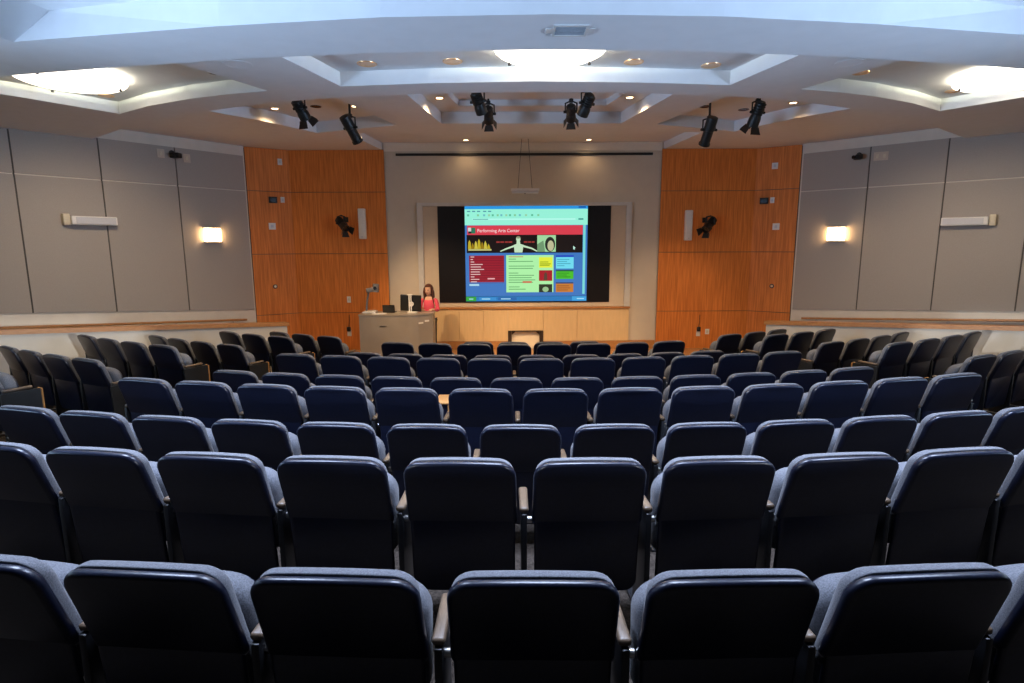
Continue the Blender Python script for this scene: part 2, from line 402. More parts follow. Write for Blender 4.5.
# side walls: acoustic panels, seams, handrails
def side_panels(wall, p, q, seams_u, vref, zmid, zbot, ztop_break, inset):
    d = Vector((q[0] - p[0], q[1] - p[1])).normalized(); n = Vector((d.y, -d.x))
    if n.dot(Vector((-p[0], 5 - p[1]))) < 0: n = -n
    ts = []
    for u in seams_u:
        w = at_wall(u, vref, p, q); ts.append((Vector((w.x, w.y)) - Vector(p)).dot(d))
    return d, n, ts
def pt_on(p, d, t): return (p[0] + d.x * t, p[1] + d.y * t)
for wall, p, q, us, vr, hi, lo in ((wl, LA, LB, (246, 183.5, 109.5, 24), 250, 3.735, (1.06, 1.36)), (wr, RA, RB, (797, 856.3, 930.7, 1015), 310, 3.67, (1.0, 1.25))):
    d, n, ts = side_panels(wall, p, q, us, vr, hi, lo, None, None)
    ts[0] = .03
    step = ts[3] - ts[2]
    ts += [ts[3] + step, ts[3] + 2 * step, ts[3] + 3 * step]
    Lw = (Vector(q) - Vector(p)).length
    ts = [t for t in ts if t < Lw - .05] + [Lw - .02]
    g = .012
    slope = (lo[1] - lo[0]) / (ts[3] - ts[0])
    for t0, t1 in zip(ts, ts[1:]):
        for kind in (0, 1):
            if kind == 0: z00, z01, z1 = lo[0] + slope * (t0 - ts[0]), lo[0] + slope * (t1 - ts[0]), hi
            else: z00 = z01 = hi; z1 = 4.50
            A, B = pt_on(p, d, t0 + g), pt_on(p, d, t1 - g)
            mb = MB(); mb.slab([(A[0], A[1], z00 + g), (B[0], B[1], z01 + g), (B[0], B[1], z1 - g), (A[0], A[1], z1 - g)], (n.x, n.y, 0), .001, .025)
            mb.obj('acoustic_panel', M_ACOU, wall)
        if t1 < Lw - .1:
            A, B = pt_on(p, d, t1 - g), pt_on(p, d, t1 + g)
            mb = MB(); mb.slab([(A[0], A[1], lo[0] + slope * (t1 - ts[0]) + g), (B[0], B[1], lo[0] + slope * (t1 - ts[0]) + g), (B[0], B[1], 4.49), (A[0], A[1], 4.49)], (n.x, n.y, 0), .0005, .004)
            mb.obj('seam_strip', M_SEAM, wall)
    A, B = pt_on(p, d, ts[0]), pt_on(p, d, ts[-1])
    # handrail on the wall along the ramp
    h0, h1 = (.865, 1.135) if wall is wl else (.83, 1.10)
    ta, tb = ts[0] + .25, ts[3]
    r = tag(empty('handrail', (*pt_on(p, d, ta), h0)), 'wooden handrail on the %s side wall behind the low parapet' % ('left' if wall is wl else 'right'), 'handrail')
    def R3(t, off, dz=0.):
        a = pt_on(p, d, t); return Vector((a[0] + n.x * off, a[1] + n.y * off, h0 + (h1 - h0) * (t - ta) / (tb - ta) + dz))
    mb = MB(); mb.cyl(R3(ta, .09), R3(Lw - .3, .09), .024, n=14); mb.obj('rail', M_RAIL, r, 40, True)
    for k in range(5):
        t = ta + .3 + k * 1.2
        mb = MB(); mb.tube([R3(t, .03, -.06), R3(t, .075, -.06), R3(t, .09, -.024)], .008); mb.cyl(R3(t, .027, -.06), R3(t, .034, -.06), .03); mb.obj('bracket', M_CHROME, r, 40, True)

# low parapets with a wooden cap, between the side seats and the ramps
for s, nm, nm2 in ((-1, 'wall_ramp_left', 'trim_3'), (1, 'wall_ramp_right', 'trim_4')):
    a, b = Vector((s * 4.6, 11.02)), Vector((s * 7.2, 7.75)); e = b + (b - a) * .22
    za, zb = (1.0, 1.345) if s < 0 else (.98, 1.31)
    ze = zb + (zb - za) * .22
    d = (b - a).normalized(); n = Vector((d.y, -d.x))
    if n.dot(Vector((s, .3))) < 0: n = -n          # pointing at the outer wall
    mb = MB()
    pts = [(a.x, a.y, -.02), (e.x, e.y, -.02), (e.x, e.y, ze), (a.x, a.y, za)]
    mb.slab(pts, (n.x, n.y, 0), 0, .12); struct(mb.obj(nm, M_PAINT2))
    mb = MB(); a2 = a - d * .03
    mb.slab([(a2.x, a2.y, za), (e.x, e.y, ze), (e.x, e.y, ze + .068), (a2.x, a2.y, za + .068)], (n.x, n.y, 0), -.03, .15)
    struct(mb.obj(nm2, M_RAIL))

# ------------------------------------------------------------------ chairs
RECL = math.radians(18.5)
ZT = .83
def back_map(x, s, t):
    return Vector((x, (ZT - s) * math.tan(RECL) + t + .012 * (x / .245) ** 2, s))
def low_map(x, s, t):
    return Vector((x, (ZT - .52) * math.tan(RECL) + .012 + (.52 - s) * math.tan(math.radians(5)) + t, s))
def chair_meshes():
    D = {}
    bm = bmesh.new(); pillow(bm, rounded(.484, .490, .480, .820, .075, .035, .006), 0, .034, .020, .008, 5, back_map); D['back_shell'] = (bm, M_PLASTIC, 50)
    bm = bmesh.new(); pillow(bm, rounded(.470, .468, .150, .535, .03, .06), 0, .022, .012, .004, 3, low_map); D['lower_panel'] = (bm, M_PLASTIC, 50)
    bm = bmesh.new(); pillow(bm, rounded(.466, .46, .42, .826, .075, .05, .006), .034, .088, .006, .032, 4, back_map); D['back_cushion'] = (bm, M_FABRIC, 50)
    # tipped-up seat: pan in front, cushion towards the back
    def seat_map(x, s, t): return Vector((x, .285 + (s - .47) * -.12 + t, s))
    bm = bmesh.new(); pillow(bm, rounded(.470, .45, .285, .695, .10, .05, .006), -.095, .0, .05, .006, 5, seat_map); D['seat_cushion'] = (bm, M_FABRIC, 50)
    bm = bmesh.new(); pillow(bm, rounded(.45, .43, .275, .680, .09, .05), .0, .022, .003, .012, 3, seat_map); D['seat_pan'] = (bm, M_PLASTIC, 50)
    return D
def arm_mesh(x):
    mb = MB(); mb.box((x, .25, .557), (.042, .24, .026), bev=.011, seg=3); return mb
def leg_mesh(x):
    mb = MB()
    mb.box((x, .22, .285), (.026, .20, .515), bev=.006)
    mb.box((x, .23, .0115), (.05, .34, .022), bev=.005)
    return mb
def bracket_mesh(x, s):
    mb = MB(); mb.cyl((x + s * .012, .165, .50), (x + s * .034, .165, .50), .015, n=12)
    return mb
CH_SRC = {}
for nm, (bm, m, sm) in chair_meshes().items():
    o = link_mesh(nm, bm, m, None, sm); CH_SRC[nm] = o.data; bpy.data.objects.remove(o)
for key, nm, mb, m in (('arm_l', 'armrest', arm_mesh(-.28), M_ARM), ('arm_r', 'armrest', arm_mesh(.28), M_ARM), ('leg_l', 'leg', leg_mesh(-.28), M_STEEL_DK), ('leg_r', 'leg', leg_mesh(.28), M_STEEL_DK),
                       ('br_l', 'hinge', bracket_mesh(-.28, 1), M_CHROME), ('br_r', 'hinge', bracket_mesh(.28, -1), M_CHROME)):
    o = mb.obj(nm, m, None, 40); CH_SRC[key] = o.data; o.data.name = nm; bpy.data.objects.remove(o)
mbt = MB(); mbt.box((-.27, .46, .635), (.26, .26, .016), bev=.006); mbt.box((-.28, .36, .596), (.02, .05, .066))
o = mbt.obj('writing_tablet', M_TABLET, None, 40); CH_SRC['tablet'] = o.data; bpy.data.objects.remove(o)
# aisle end panel with an edge coloured bright as if caught by warm light
mb = MB(); mb.slab([(0, .10, .03), (0, .42, .03), (0, .42, .535), (0, .10, .535)], (1, 0, 0), -.012, .012)
o = mb.obj('end_panel', M_BLACK); CH_SRC['endp'] = o.data; bpy.data.objects.remove(o)
mb = MB(); mb.tube([(0, .432, .03), (0, .432, .52), (0, .40, .537)], .011)
o = mb.obj('panel_edge', M_TABLET, None, 40); CH_SRC['endt'] = o.data; bpy.data.objects.remove(o)
PN = {'arm_l': 'armrest', 'arm_r': 'armrest', 'leg_l': 'leg', 'leg_r': 'leg', 'br_l': 'hinge', 'br_r': 'hinge', 'tablet': 'writing_tablet'}
def make_chair(keys):
    root = bpy.data.objects.new('auditorium_chair', None); root.empty_display_size = .1
    for k in keys:
        c = bpy.data.objects.new(PN.get(k, k), CH_SRC[k]); c.parent = root
        if k == 'tablet': c['label'] = 'unfolded wooden writing tablet'
        COL.objects.link(c)
    COL.objects.link(root)
    return root
BASE = ['back_shell', 'lower_panel', 'back_cushion', 'seat_cushion', 'seat_pan']
LEFT, RIGHT = ['arm_l', 'leg_l', 'br_l'], ['arm_r', 'leg_r', 'br_r']
PROTO = {}
def chair(keys, loc, rz):
    """the first of a kind is built, every later one is a copy of it and of each of its parts"""
    k = tuple(keys)
    if k not in PROTO:
        PROTO[k] = make_chair(keys); r = PROTO[k]
    else:
        src = PROTO[k]; r = src.copy(); COL.objects.link(r)
        for ch in list(src.children):
            c = ch.copy(); c.parent = r; COL.objects.link(c)
    r.location = loc; r.rotation_euler = (0, 0, rz)
    return r
ORD = ['', 'first', 'second', 'third', 'fourth', 'fifth', 'sixth', 'seventh', 'eighth', 'ninth', 'tenth', 'eleventh', 'twelfth', 'thirteenth', 'fourteenth', 'fifteenth']
RAD = [0, 15.953, 15.08, 14.136, 13.261, 12.268, 11.35, 10.347, 9.521, 8.58]
W = .56
def fr(a, n): return [a + k for k in range(n)]
MID = {1: fr(-3.5, 7), 2: fr(-5, 10), 3: fr(-6.5, 13), 4: fr(-6, 13), 5: fr(-5.5, 12), 6: fr(-5, 11), 7: fr(-4, 9), 8: fr(-3.5, 8), 9: fr(-1.5, 4)}
for row, idx in MID.items():
    R = RAD[row]; z = TIER[(row - 1) // 2]
    for k, i in enumerate(idx):
        th = i * W / R
        last = k == len(idx) - 1
        keys = BASE + LEFT + (RIGHT if last else [])
        tab = row == 4 and i in (-1, -3)
        if tab: keys = keys + ['tablet']
        c = chair(keys, (R * math.sin(th), ARC_C.y - R * math.cos(th), z), th)
        if tab: lab = 'navy tip-up chair with unfolded wooden tablet, %s from the left in the fourth middle row' % ORD[k + 1]
        else: lab = 'navy tip-up chair, %s from the left in the %s middle row from the camera' % (ORD[k + 1], ORD[row])
        tag(c, lab, 'chair', 'tip-up chairs in the middle block')
WS = .585
SIDE = {4: 1, 5: 4, 6: 4, 7: 4, 8: 3, 9: 3}
A0 = {-1: {4: .415, 5: .417, 6: .423, 7: .427, 8: .417, 9: .404}, 1: {4: .402, 5: .402, 6: .406, 7: .418, 8: .404, 9: .404}}
for s, nm in ((-1, 'left'), (1, 'right')):
    for row, n in SIDE.items():
        if s > 0 and row == 4: continue
        if s > 0 and row == 5: n = 3
        R = RAD[row]; z = TIER[(row - 1) // 2]
        for k in range(n):
            th = s * (A0[s][row] + k * WS / R); turn = s * .02
            arms = (LEFT + RIGHT) if k == 0 else (LEFT if s < 0 else RIGHT)
            keys = BASE + arms
            c = chair(keys, (R * math.sin(th), ARC_C.y - R * math.cos(th), z), th + turn)
            tag(c, 'navy tip-up chair, %s from the aisle in the %s %s-hand side row from the camera' % (ORD[k + 1], ORD[row - (3 if s < 0 else 4)], nm), 'chair', 'tip-up chairs in the %s side block' % nm)
            if k == 0:                       # aisle end standard dressed with a panel
                e = bpy.data.objects.new('end_panel', CH_SRC['endp']); e.parent = c; e.location = (-s * .307, 0, 0); COL.objects.link(e)
                e2 = bpy.data.objects.new('panel_edge', CH_SRC['endt']); e2.parent = e; COL.objects.link(e2)

# ------------------------------------------------------------------ screen
sp = tag(empty('projection_screen', (.03, 13.97, 1.05)), 'wide framed screen showing a web page on the front wall', 'screen')
SX0, SX1, SZ0, SZ1 = -2.50, 2.56, 1.045, 3.50
def spart(nm, x0, x1, z0, z1, y0, y1, m, par=None, bev=0):
    return MB().box(((x0 + x1) / 2, (y0 + y1) / 2, (z0 + z1) / 2), (x1 - x0, y1 - y0, z1 - z0), bev=bev).obj(nm, m, par or sp, None, True) if par is None else MB().box(((x0 + x1) / 2, (y0 + y1) / 2, (z0 + z1) / 2), (x1 - x0, y1 - y0, z1 - z0), bev=bev).obj(nm, m, par)
def sprt(nm, x0, x1, z0, z1, y0, y1, m, bev=0): return MB().box(((x0 + x1) / 2, (y0 + y1) / 2, (z0 + z1) / 2), (x1 - x0, y1 - y0, z1 - z0), bev=bev).obj(nm, m, sp, None, True)
mb = MB()
mb.box((SX0 + .065, 13.955, (SZ0 + SZ1) / 2), (.13, .085, SZ1 - SZ0), bev=.006); mb.box((SX1 - .065, 13.955, (SZ0 + SZ1) / 2), (.13, .085, SZ1 - SZ0), bev=.006)
mb.box(((SX0 + SX1) / 2, 13.955, SZ1 - .04), (SX1 - SX0 - .26, .085, .08), bev=.006)
mb.obj('screen_frame', M_ALU, sp, None, True)
sprt('backing_board', SX0 + .13, SX1 - .13, SZ0, SZ1 - .08, 13.97, 13.999, M_BOARD)
BX0, BX1, BZ0, BZ1 = -2.02, 2.07, 1.15, 3.44
scr = sprt('dark_panel', BX0, BX1, BZ0, BZ1, 13.945, 13.969, M_SCREEN, bev=.004)
# the projected page, laid out in a 0..1 square of its own
p0 = at_y(464.5, 205.8, 13.945); p1 = at_y(586.3, 300.8, 13.945)
PX0, PX1, PZ0, PZ1 = p0.x, p1.x, p1.z, p0.z
pg = empty('browser_page', (0, 0, 0)); pg.parent = sp; pg.matrix_parent_inverse = sp.matrix_basis.inverted()
LAY = [0]
def pq(nm, x0, x1, y0, y1, col, s=1., lay=1, poly=None):
    """x and y run 0..1 from the page's upper left corner; lay lifts the piece a hair forward"""
    X = lambda u: PX0 + (PX1 - PX0) * u
    Z = lambda v: PZ1 - (PZ1 - PZ0) * v
    yb = 13.945 - .0012 * lay; yf = yb - .0010
    mb = MB()
    pts = poly or [(x0, y0), (x1, y0), (x1, y1), (x0, y1)]
    mb.slab([(X(a), yb, Z(b)) for a, b in pts], (0, -1, 0), 0, .001)
    return mb.obj(nm, page(col, s), pg)
pq('window_body', 0, 1, 0, .945, (60, 118, 190))
pq('title_bar', 0, 1, 0, .035, (40, 150, 225), 1, 2)
pq('toolbar', 0, 1, .035, .20, (150, 240, 215), 1, 2)
for i, x in enumerate([.02, .06, .10, .15, .19]): pq('menu_word', x, x + .026, .052, .064, (70, 150, 165), 1, 3)
for i, x in enumerate([.02, .10, .15, .19, .22, .26, .29, .33, .36, .40, .44, .49, .54, .59]): pq('toolbar_icon', x, x + .016, .088, .108, [(90, 185, 150), (130, 200, 150), (105, 185, 195), (150, 205, 160)][i % 4], 1, 3)
pq('address_bar', .06, .90, .132, .147, (180, 250, 235), 1, 3)
pq('address_text', .065, .19, .136, .143, (70, 150, 150), 1, 4)
pq('go_button', .925, .965, .132, .148, (60, 150, 140), 1, 4)
pq('window_buttons', .925, .985, .008, .026, (20, 90, 170), 1, 3)
pq('scroll_bar', .965, .985, .20, .925, (120, 215, 215), 1, 2)
pq('red_banner', .018, .962, .203, .30, (215, 62, 78), 1, 2)
for a, b, c, d, col in ((.025, .05, .225, .265, (205, 215, 215)), (.052, .085, .225, .285, (40, 120, 90)), (.028, .052, .262, .285, (30, 40, 40))): pq('banner_badge', a, b, c, d, col, 1, 3)
pq('photo_band', .012, .962, .30, .488, (24, 18, 20), 1, 2)
def blob(cx, cy, rx, ry, n=16): return [(cx + rx * math.cos(2 * PI * k / n), cy + ry * math.sin(2 * PI * k / n)) for k in range(n)]
# group of dancers in gold light, at the left of the band
for i in range(7):
    x = .035 + i * .026; h = [.35, .38, .36, .34, .37, .36, .39][i]
    pq('group_figure', 0, 0, 0, 0, [(190, 170, 40), (150, 120, 20), (205, 190, 70)][i % 3], 1, 3, [(x - .012, .445), (x - .009, h + .03), (x, h), (x + .01, h + .03), (x + .015, .445)])
pq('group_caption', .025, .215, .447, .463, (190, 190, 120), 1, 4)
# pale figure with outspread arms
F = (195, 225, 190)
pq('figure_head', 0, 0, 0, 0, F, 1, 4, blob(.435, .345, .018, .025))
pq('figure_torso', 0, 0, 0, 0, F, 1, 4, [(.422, .365), (.448, .365), (.452, .395), (.478, .405), (.468, .484), (.404, .484), (.398, .405), (.420, .395)])
pq('figure_arm', 0, 0, 0, 0, F, 1, 5, [(.404, .405), (.398, .428), (.34, .452), (.29, .476), (.285, .468), (.33, .440)])
pq('figure_arm', 0, 0, 0, 0, F, 1, 5, [(.472, .405), (.476, .428), (.54, .448), (.585, .476), (.592, .468), (.55, .436)])
pq('figure_hair', 0, 0, 0, 0, (140, 150, 120), 1, 5, blob(.435, .328, .018, .012))
pq('portrait_background', .59, .742, .305, .478, (160, 215, 160), 1, 3)
pq('portrait_hair', 0, 0, 0, 0, (40, 45, 40), 1, 4, blob(.695, .40, .042, .078))
pq('portrait_face', 0, 0, 0, 0, (190, 190, 150), 1, 5, blob(.70, .415, .026, .055))
pq('portrait_shade', 0, 0, 0, 0, (110, 150, 110), 1, 4, [(.59, .40), (.64, .36), (.655, .478), (.59, .478)])
pq('pointer', 0, 0, 0, 0, (190, 235, 220), 1, 4, [(.885, .415), (.905, .44), (.896, .443), (.899, .456), (.89, .456), (.885, .447)])
# menu
pq('menu_panel', .03, .318, .515, .795, (150, 26, 46), 1, 2)
for k in range(11):
    y = .525 + k * .0262
    pq('menu_line', .03, .318, y + .0145, y + .0185, (95, 14, 40), 1, 3)
    pq('menu_text', .042, .042 + [.03, .02, .03, .10, .085, .11, .075, .08, .03, .07, .05][k], y, y + .009, (225, 190, 190), 1, 4)
pq('menu_badge', .18, .24, .752, .766, (230, 170, 175), 1, 4)
pq('search_box', .03, .11, .815, .835, (170, 215, 235), 1, 3)
# news column
pq('news_column', .335, .725, .512, .905, (172, 240, 168), 1, 2)
for k in range(15):
    y = .525 + k * .0245
    if k in (3, 6, 12): continue
    pq('news_line', .355, .355 + [.12, .06, .20, 0, .21, .20, 0, .08, .21, .19, .22, .20, 0, .09, .14][k], y, y + .008, [(90, 160, 100), (110, 170, 110), (200, 110, 90)][0 if k != 0 else 2], 1, 3)
pq('news_tag', .47, .545, .787, .805, (200, 90, 70), 1, 4)
pq('yellow_picture', .605, .715, .535, .645, (226, 236, 62), 1, 3)
for k, y in enumerate((.58, .60, .615)): pq('picture_text', .612, .612 + [.07, .09, .08][k], y, y + .01, (150, 170, 30), 1, 4)
pq('red_picture', .605, .715, .672, .785, (165, 22, 40), 1, 3)
pq('picture_figure', 0, 0, 0, 0, (90, 60, 50), 1, 4, [(.645, .775), (.648, .71), (.66, .69), (.672, .71), (.675, .775)])
pq('dark_picture', .605, .715, .82, .905, (40, 50, 36), 1, 3)
pq('picture_glow', 0, 0, 0, 0, (150, 190, 140), 1, 4, blob(.66, .875, .026, .028))
# right column
pq('blue_heading', .745, .89, .515, .535, (30, 70, 190), 1, 3)
pq('cyan_box', .745, .89, .535, .655, (110, 218, 238), 1, 3)
for k in range(4): pq('box_line', .755, .755 + [.10, .08, .11, .06][k], .555 + k * .022, .563 + k * .022, (60, 160, 190), 1, 4)
pq('green_heading', .745, .89, .67, .685, (30, 90, 60), 1, 3)
pq('green_box', .745, .89, .685, .765, (70, 190, 40), 1, 3)
for k in range(3): pq('box_line', .755, .755 + [.10, .08, .11][k], .70 + k * .02, .707 + k * .02, (30, 120, 40), 1, 4)
pq('orange_heading', .745, .89, .80, .815, (50, 70, 110), 1, 3)
pq('orange_box', .745, .89, .815, .905, (196, 122, 52), 1, 3)
for k in range(3): pq('box_line', .755, .755 + [.10, .11, .09][k], .835 + k * .022, .842 + k * .022, (140, 70, 40), 1, 4)
pq('task_bar', 0, 1, .948, 1, (34, 120, 186), 1, 2)
pq('start_button', 0, .085, .95, .998, (48, 160, 60), 1, 3)
pq('task_button', .11, .25, .958, .99, (50, 140, 205), 1, 3)
pq('task_button', .265, .42, .958, .99, (30, 100, 170), 1, 3)
pq('clock_area', .88, 1, .95, .998, (60, 160, 220), 1, 3)
for a, b in (((.025, .06)), ((.13, .20)), ((.29, .37)), ((.92, .98))): pq('task_text', a, b, .97, .98, (170, 225, 245), 1, 4)
PW, PH = PX1 - PX0, PZ1 - PZ0
def ptext(nm, t, x, y, hgt, col, wid=None):
    o = curve_to_mesh_text(nm, t, 1, page(col), pg)
    bb = [v.co for v in o.data.vertices]; w0 = max(v.x for v in bb); h0 = .70
    sx = wid * PW / w0 if wid else hgt * PH / h0
    for v in o.data.vertices: v.co = Vector((PX0 + x * PW + v.co.x * sx, 13.9385 - v.co.z * .5, PZ1 - y * PH + v.co.y * hgt * PH / h0))
    return o
ptext('banner_lettering', 'Performing Arts Center', .10, .272, .034, (245, 225, 225), .345)
for a, b in ((.255, .283), (.288, .318), (.326, .350), (.354, .385), (.480, .510), (.515, .540), (.545, .568)): pq('band_lettering', a, b, .367, .383, (150, 52, 50), 1, 4)   # too blurred to read

# ------------------------------------------------------------------ lectern and what stands on it
LT = 1.085
lc = tag(empty('lectern', (-2.7, 12.42, 0)), 'wide grey console lectern with a rounded front corner before the front wall', 'lectern')
def lect_poly(o=0.):
    P = [(-3.50 - o, 12.76 + o), (-3.50 - o, 12.10 - o), (-2.52, 12.10 - o)]
    for k in range(1, 9):
        a = -PI / 2 + math.radians(31) * k / 8; P.append((-2.52 + (.55 + o) * math.cos(a), 12.65 + (.55 + o) * math.sin(a)))
    P += [(-1.985 + o, 12.36 - o * .3), (-1.985 + o, 12.76 + o)]
    return P
MB().prism(lect_poly(), .09, LT - .03).obj('body', M_LECT, lc, 30, True)
MB().prism(lect_poly(.012), LT - .03, LT).obj('worktop', M_LECT, lc, 30, True)
MB().prism(lect_poly(-.04), .0, .09).obj('plinth', M_BLACK, lc, 30, True)
q = at_y(383, 326.5, 12.093); MB().box((q.x, 12.096, q.z), (.14, .006, .03), bev=.002).obj('pull_handle', M_CHROME, lc, None, True)  # small bright metal bar on the lectern front
for u, v, w in ((421.5, 322.5, .11), (427, 320.8, .10)):
    q = at_y(u, v, 12.24); yy = 12.10 + max(0, (q.x + 2.2)) * .70
    MB().box((q.x, 12.235 + (q.x + 2.1) * .64 - .005, q.z), (w, .006, .035), rot=Matrix.Rotation(math.radians(33), 3, 'Z'), bev=.002).obj('label_plate', M_WHITE, lc, None, True)  # small white plates on the rounded corner

dc = tag(empty('document_camera', (-3.38, 12.42, LT)), 'grey document camera with tilted arm and lamp head on the lectern end', 'document camera')
MB().box((-3.34, 12.45, LT + .021), (.26, .32, .04), bev=.01).obj('base', M_ALU, dc, 40, True)
MB().tube([(-3.43, 12.5, LT + .03), (-3.41, 12.5, LT + .24), (-3.36, 12.48, LT + .46)], .022, 10).obj('arm', mat('grey_plastic', (.13, .13, .14), noise=.1), dc, 40, True)
h = MB(); h.box((-3.27, 12.44, LT + .50), (.26, .12, .10), rot=Matrix.Rotation(math.radians(-10), 3, 'Y'), bev=.02, seg=3); h.cyl((-3.21, 12.44, LT + .45), (-3.19, 12.44, LT + .62), .075, .065, 16); h.obj('lamp_head', bpy.data.materials['grey_plastic'], dc, 40, True)
MB().cyl((-3.2, 12.38, LT + .53), (-3.2, 12.355, LT + .535),   .035).obj('lens', M_OFF, dc, 40, True)
lp = tag(empty('laptop', (-2.93, 12.42, LT)), 'small black laptop open beside the document camera', 'laptop')
MB().box((-2.93, 12.52, LT + .010), (.26, .20, .018), bev=.004).obj('keyboard_base', M_BLACK, lp, None, True)
MB().box((-2.93, 12.40, LT + .09), (.26, .014, .17), rot=Matrix.Rotation(math.radians(14), 3, 'X'), bev=.004).obj('lid', M_BLACK, lp, None, True)
q = MB(); q.box((-3.10, 12.26, LT + .0035), (.30, .21, .005), rot=Matrix.Rotation(.2, 3, 'Z')); tag(q.obj('paper_sheet', M_WHITE), 'white paper sheets lying flat on the lectern beside the laptop', 'paper')
mo = tag(empty('computer_monitor', (-2.5, 12.45, LT)), 'black flat monitor seen from behind on a white stand', 'monitor')
MB().box((-2.47, 12.52, LT + .20), (.45, .045, .36), rot=Matrix.Rotation(math.radians(8), 3, 'X') @ Matrix.Rotation(math.radians(3), 3, 'Y'), bev=.012, seg=3).obj('display', M_BLACK, mo, 40, True)
MB().box((-2.42, 12.38, LT + .012), (.20, .17, .02), bev=.008).obj('base', M_WHITE, mo, 40, True)
n_ = MB()
for dx in (-.04, .0): n_.box((-2.455 + dx, 12.455, LT + .20), (.022, .03, .37), bev=.006)
n_.box((-2.475, 12.455, LT + .385), (.12, .03, .02), bev=.005)
n_.obj('column', M_WHITE, mo, 40, True)
MB().cyl((-2.45, 12.43, LT + .18), (-2.45, 12.49, LT + .185), .05, n=20).obj('mount_plate', M_WHITE, mo, 40, True)

# ------------------------------------------------------------------ the presenter
def skin_mesh(name, verts, edges, root, sub=2, rot=None):
    me = bpy.data.meshes.new(name); me.from_pydata([v[:3] for v in verts], edges, [])
    o = bpy.data.objects.new(name, me); COL.objects.link(o)
    sk = o.modifiers.new('s', 'SKIN'); sk.use_smooth_shade = True
    for k, v in enumerate(verts):
        r = v[3]; me.skin_vertices[0].data[k].radius = (r if isinstance(r, tuple) else (r, r)); me.skin_vertices[0].data[k].use_root = (k == root)
    ss = o.modifiers.new('u', 'SUBSURF'); ss.levels = sub; ss.render_levels = sub
    dg = bpy.context.evaluated_depsgraph_get(); dg.update()
    m2 = bpy.data.meshes.new_from_object(o.evaluated_get(dg)); bpy.data.objects.remove(o)
    return m2
PXX, PYY = -2.15, 13.02
pr = tag(empty('person', (PXX, PYY, 0)), 'person with long auburn hair in a pink top standing behind the lectern', 'person')
# joints in the person's own frame: -y faces the audience
V = []; E_ = []
def J(x, y, z, r): V.append((x, y, z, r)); return len(V) - 1
def B(*ids):
    for a, b in zip(ids, ids[1:]): E_.append((a, b))
pel = J(0, .0, .90, (.135, .10)); wai = J(0, .0, 1.03, (.112, .085)); che = J(0, -.005, 1.20, (.128, .095)); ush = J(0, .005, 1.315, (.085, .065)); nek = J(0, -.005, 1.385, .043); hd0 = J(0, -.015, 1.44, .048)
B(pel, wai, che, ush, nek, hd0)
for s in (-1, 1):
    hip = J(s * .085, 0, .83, .085); kn = J(s * .095, -.01, .47, .055); an = J(s * .10, .02, .09, .036); to = J(s * .115, -.12, .035, .030)
    B(pel, hip, kn, an, to)
    sh = J(s * .155, .005, 1.315, .046); el = J(s * .205, -.03, 1.075, .037); wr_ = J(s * .12, -.24, 1.115, .025); pa = J(s * .095, -.30, 1.118, (.030, .016))
    B(ush, sh, el, wr_, pa)
body = skin_mesh('body_raw', V, E_, pel)
bmm = bmesh.new(); bmm.from_mesh(body)
hm = MB(); hm.bm.free(); hm.bm = bmm
HR = Matrix.Rotation(math.radians(-18), 3, 'Z') @ Matrix.Rotation(math.radians(8), 3, 'X')
HC = Vector((0, -.02, 1.525))
def hp(x, y, z): return HC + HR @ Vector((x, y, z))
hm.sphere(HC, .1, (.76, .93, 1.10), rot=HR); hm.sphere(hp(0, -.022, -.055), .068, (.80, .9, .95), rot=HR)
hm.sphere(hp(0, -.094, -.012), .016, (.8, 1.0, 1.5), rot=HR)
for s in (-1, 1):
    hm.sphere(hp(s * .077, .005, -.005), .022, (.4, .8, 1.3), rot=HR)
    # hand: four unequal fingers and a thumb resting on the worktop
    for k, ln in enumerate((.062, .072, .068, .052)):
        bx = s * (.117 - .0165 * k - .0); p = Vector((bx - s * .01, -.318, 1.117)); q1 = p + Vector((0, -ln * .5, .004)); q2 = q1 + Vector((0, -ln * .45, -.016))
        hm.cyl(p + Vector((0, .02, 0)), q1, .0085, .0078, 8); hm.sphere(q1, .0080, u=8, v=6); hm.cyl(q1, q2, .0076, .0065, 8); hm.sphere(q2, .0065, u=8, v=6)
    p = Vector((s * .075, -.285, 1.113)); q1 = p + Vector((-s * .028, -.022, -.002)); q2 = q1 + Vector((-s * .008, -.026, -.006))
    hm.cyl(p, q1, .0105, .009, 8); hm.sphere(q1, .009, u=8, v=6); hm.cyl(q1, q2, .0088, .007, 8); hm.sphere(q2, .007, u=8, v=6)
bo = link_mesh('body', hm.bm, M_SKIN, pr)
rm = bo.modifiers.new('r', 'REMESH'); rm.mode = 'VOXEL'; rm.voxel_size = .0055; rm.use_smooth_shade = True
dg = bpy.context.evaluated_depsgraph_get(); dg.update()
m2 = bpy.data.meshes.new_from_object(bo.evaluated_get(dg)); bo.modifiers.clear(); bo.data = m2; m2.materials.clear(); m2.materials.append(M_SKIN)
for pz in m2.polygons: pz.use_smooth = True
for s in (-1, 1):
    MB().sphere(hp(s * .030, -.083, .008), .0105, (1.2, .6, .8)).obj('eye', M_EYE, pr, 60)
    MB().sphere(hp(s * .031, -.085, .030), .012, (1.5, .5, .28), rot=HR).obj('eyebrow', M_HAIR, pr, 60)
MB().sphere(hp(0, -.084, -.052), .015, (1.3, .5, .45), rot=HR).obj('mouth', M_LIP, pr, 60)
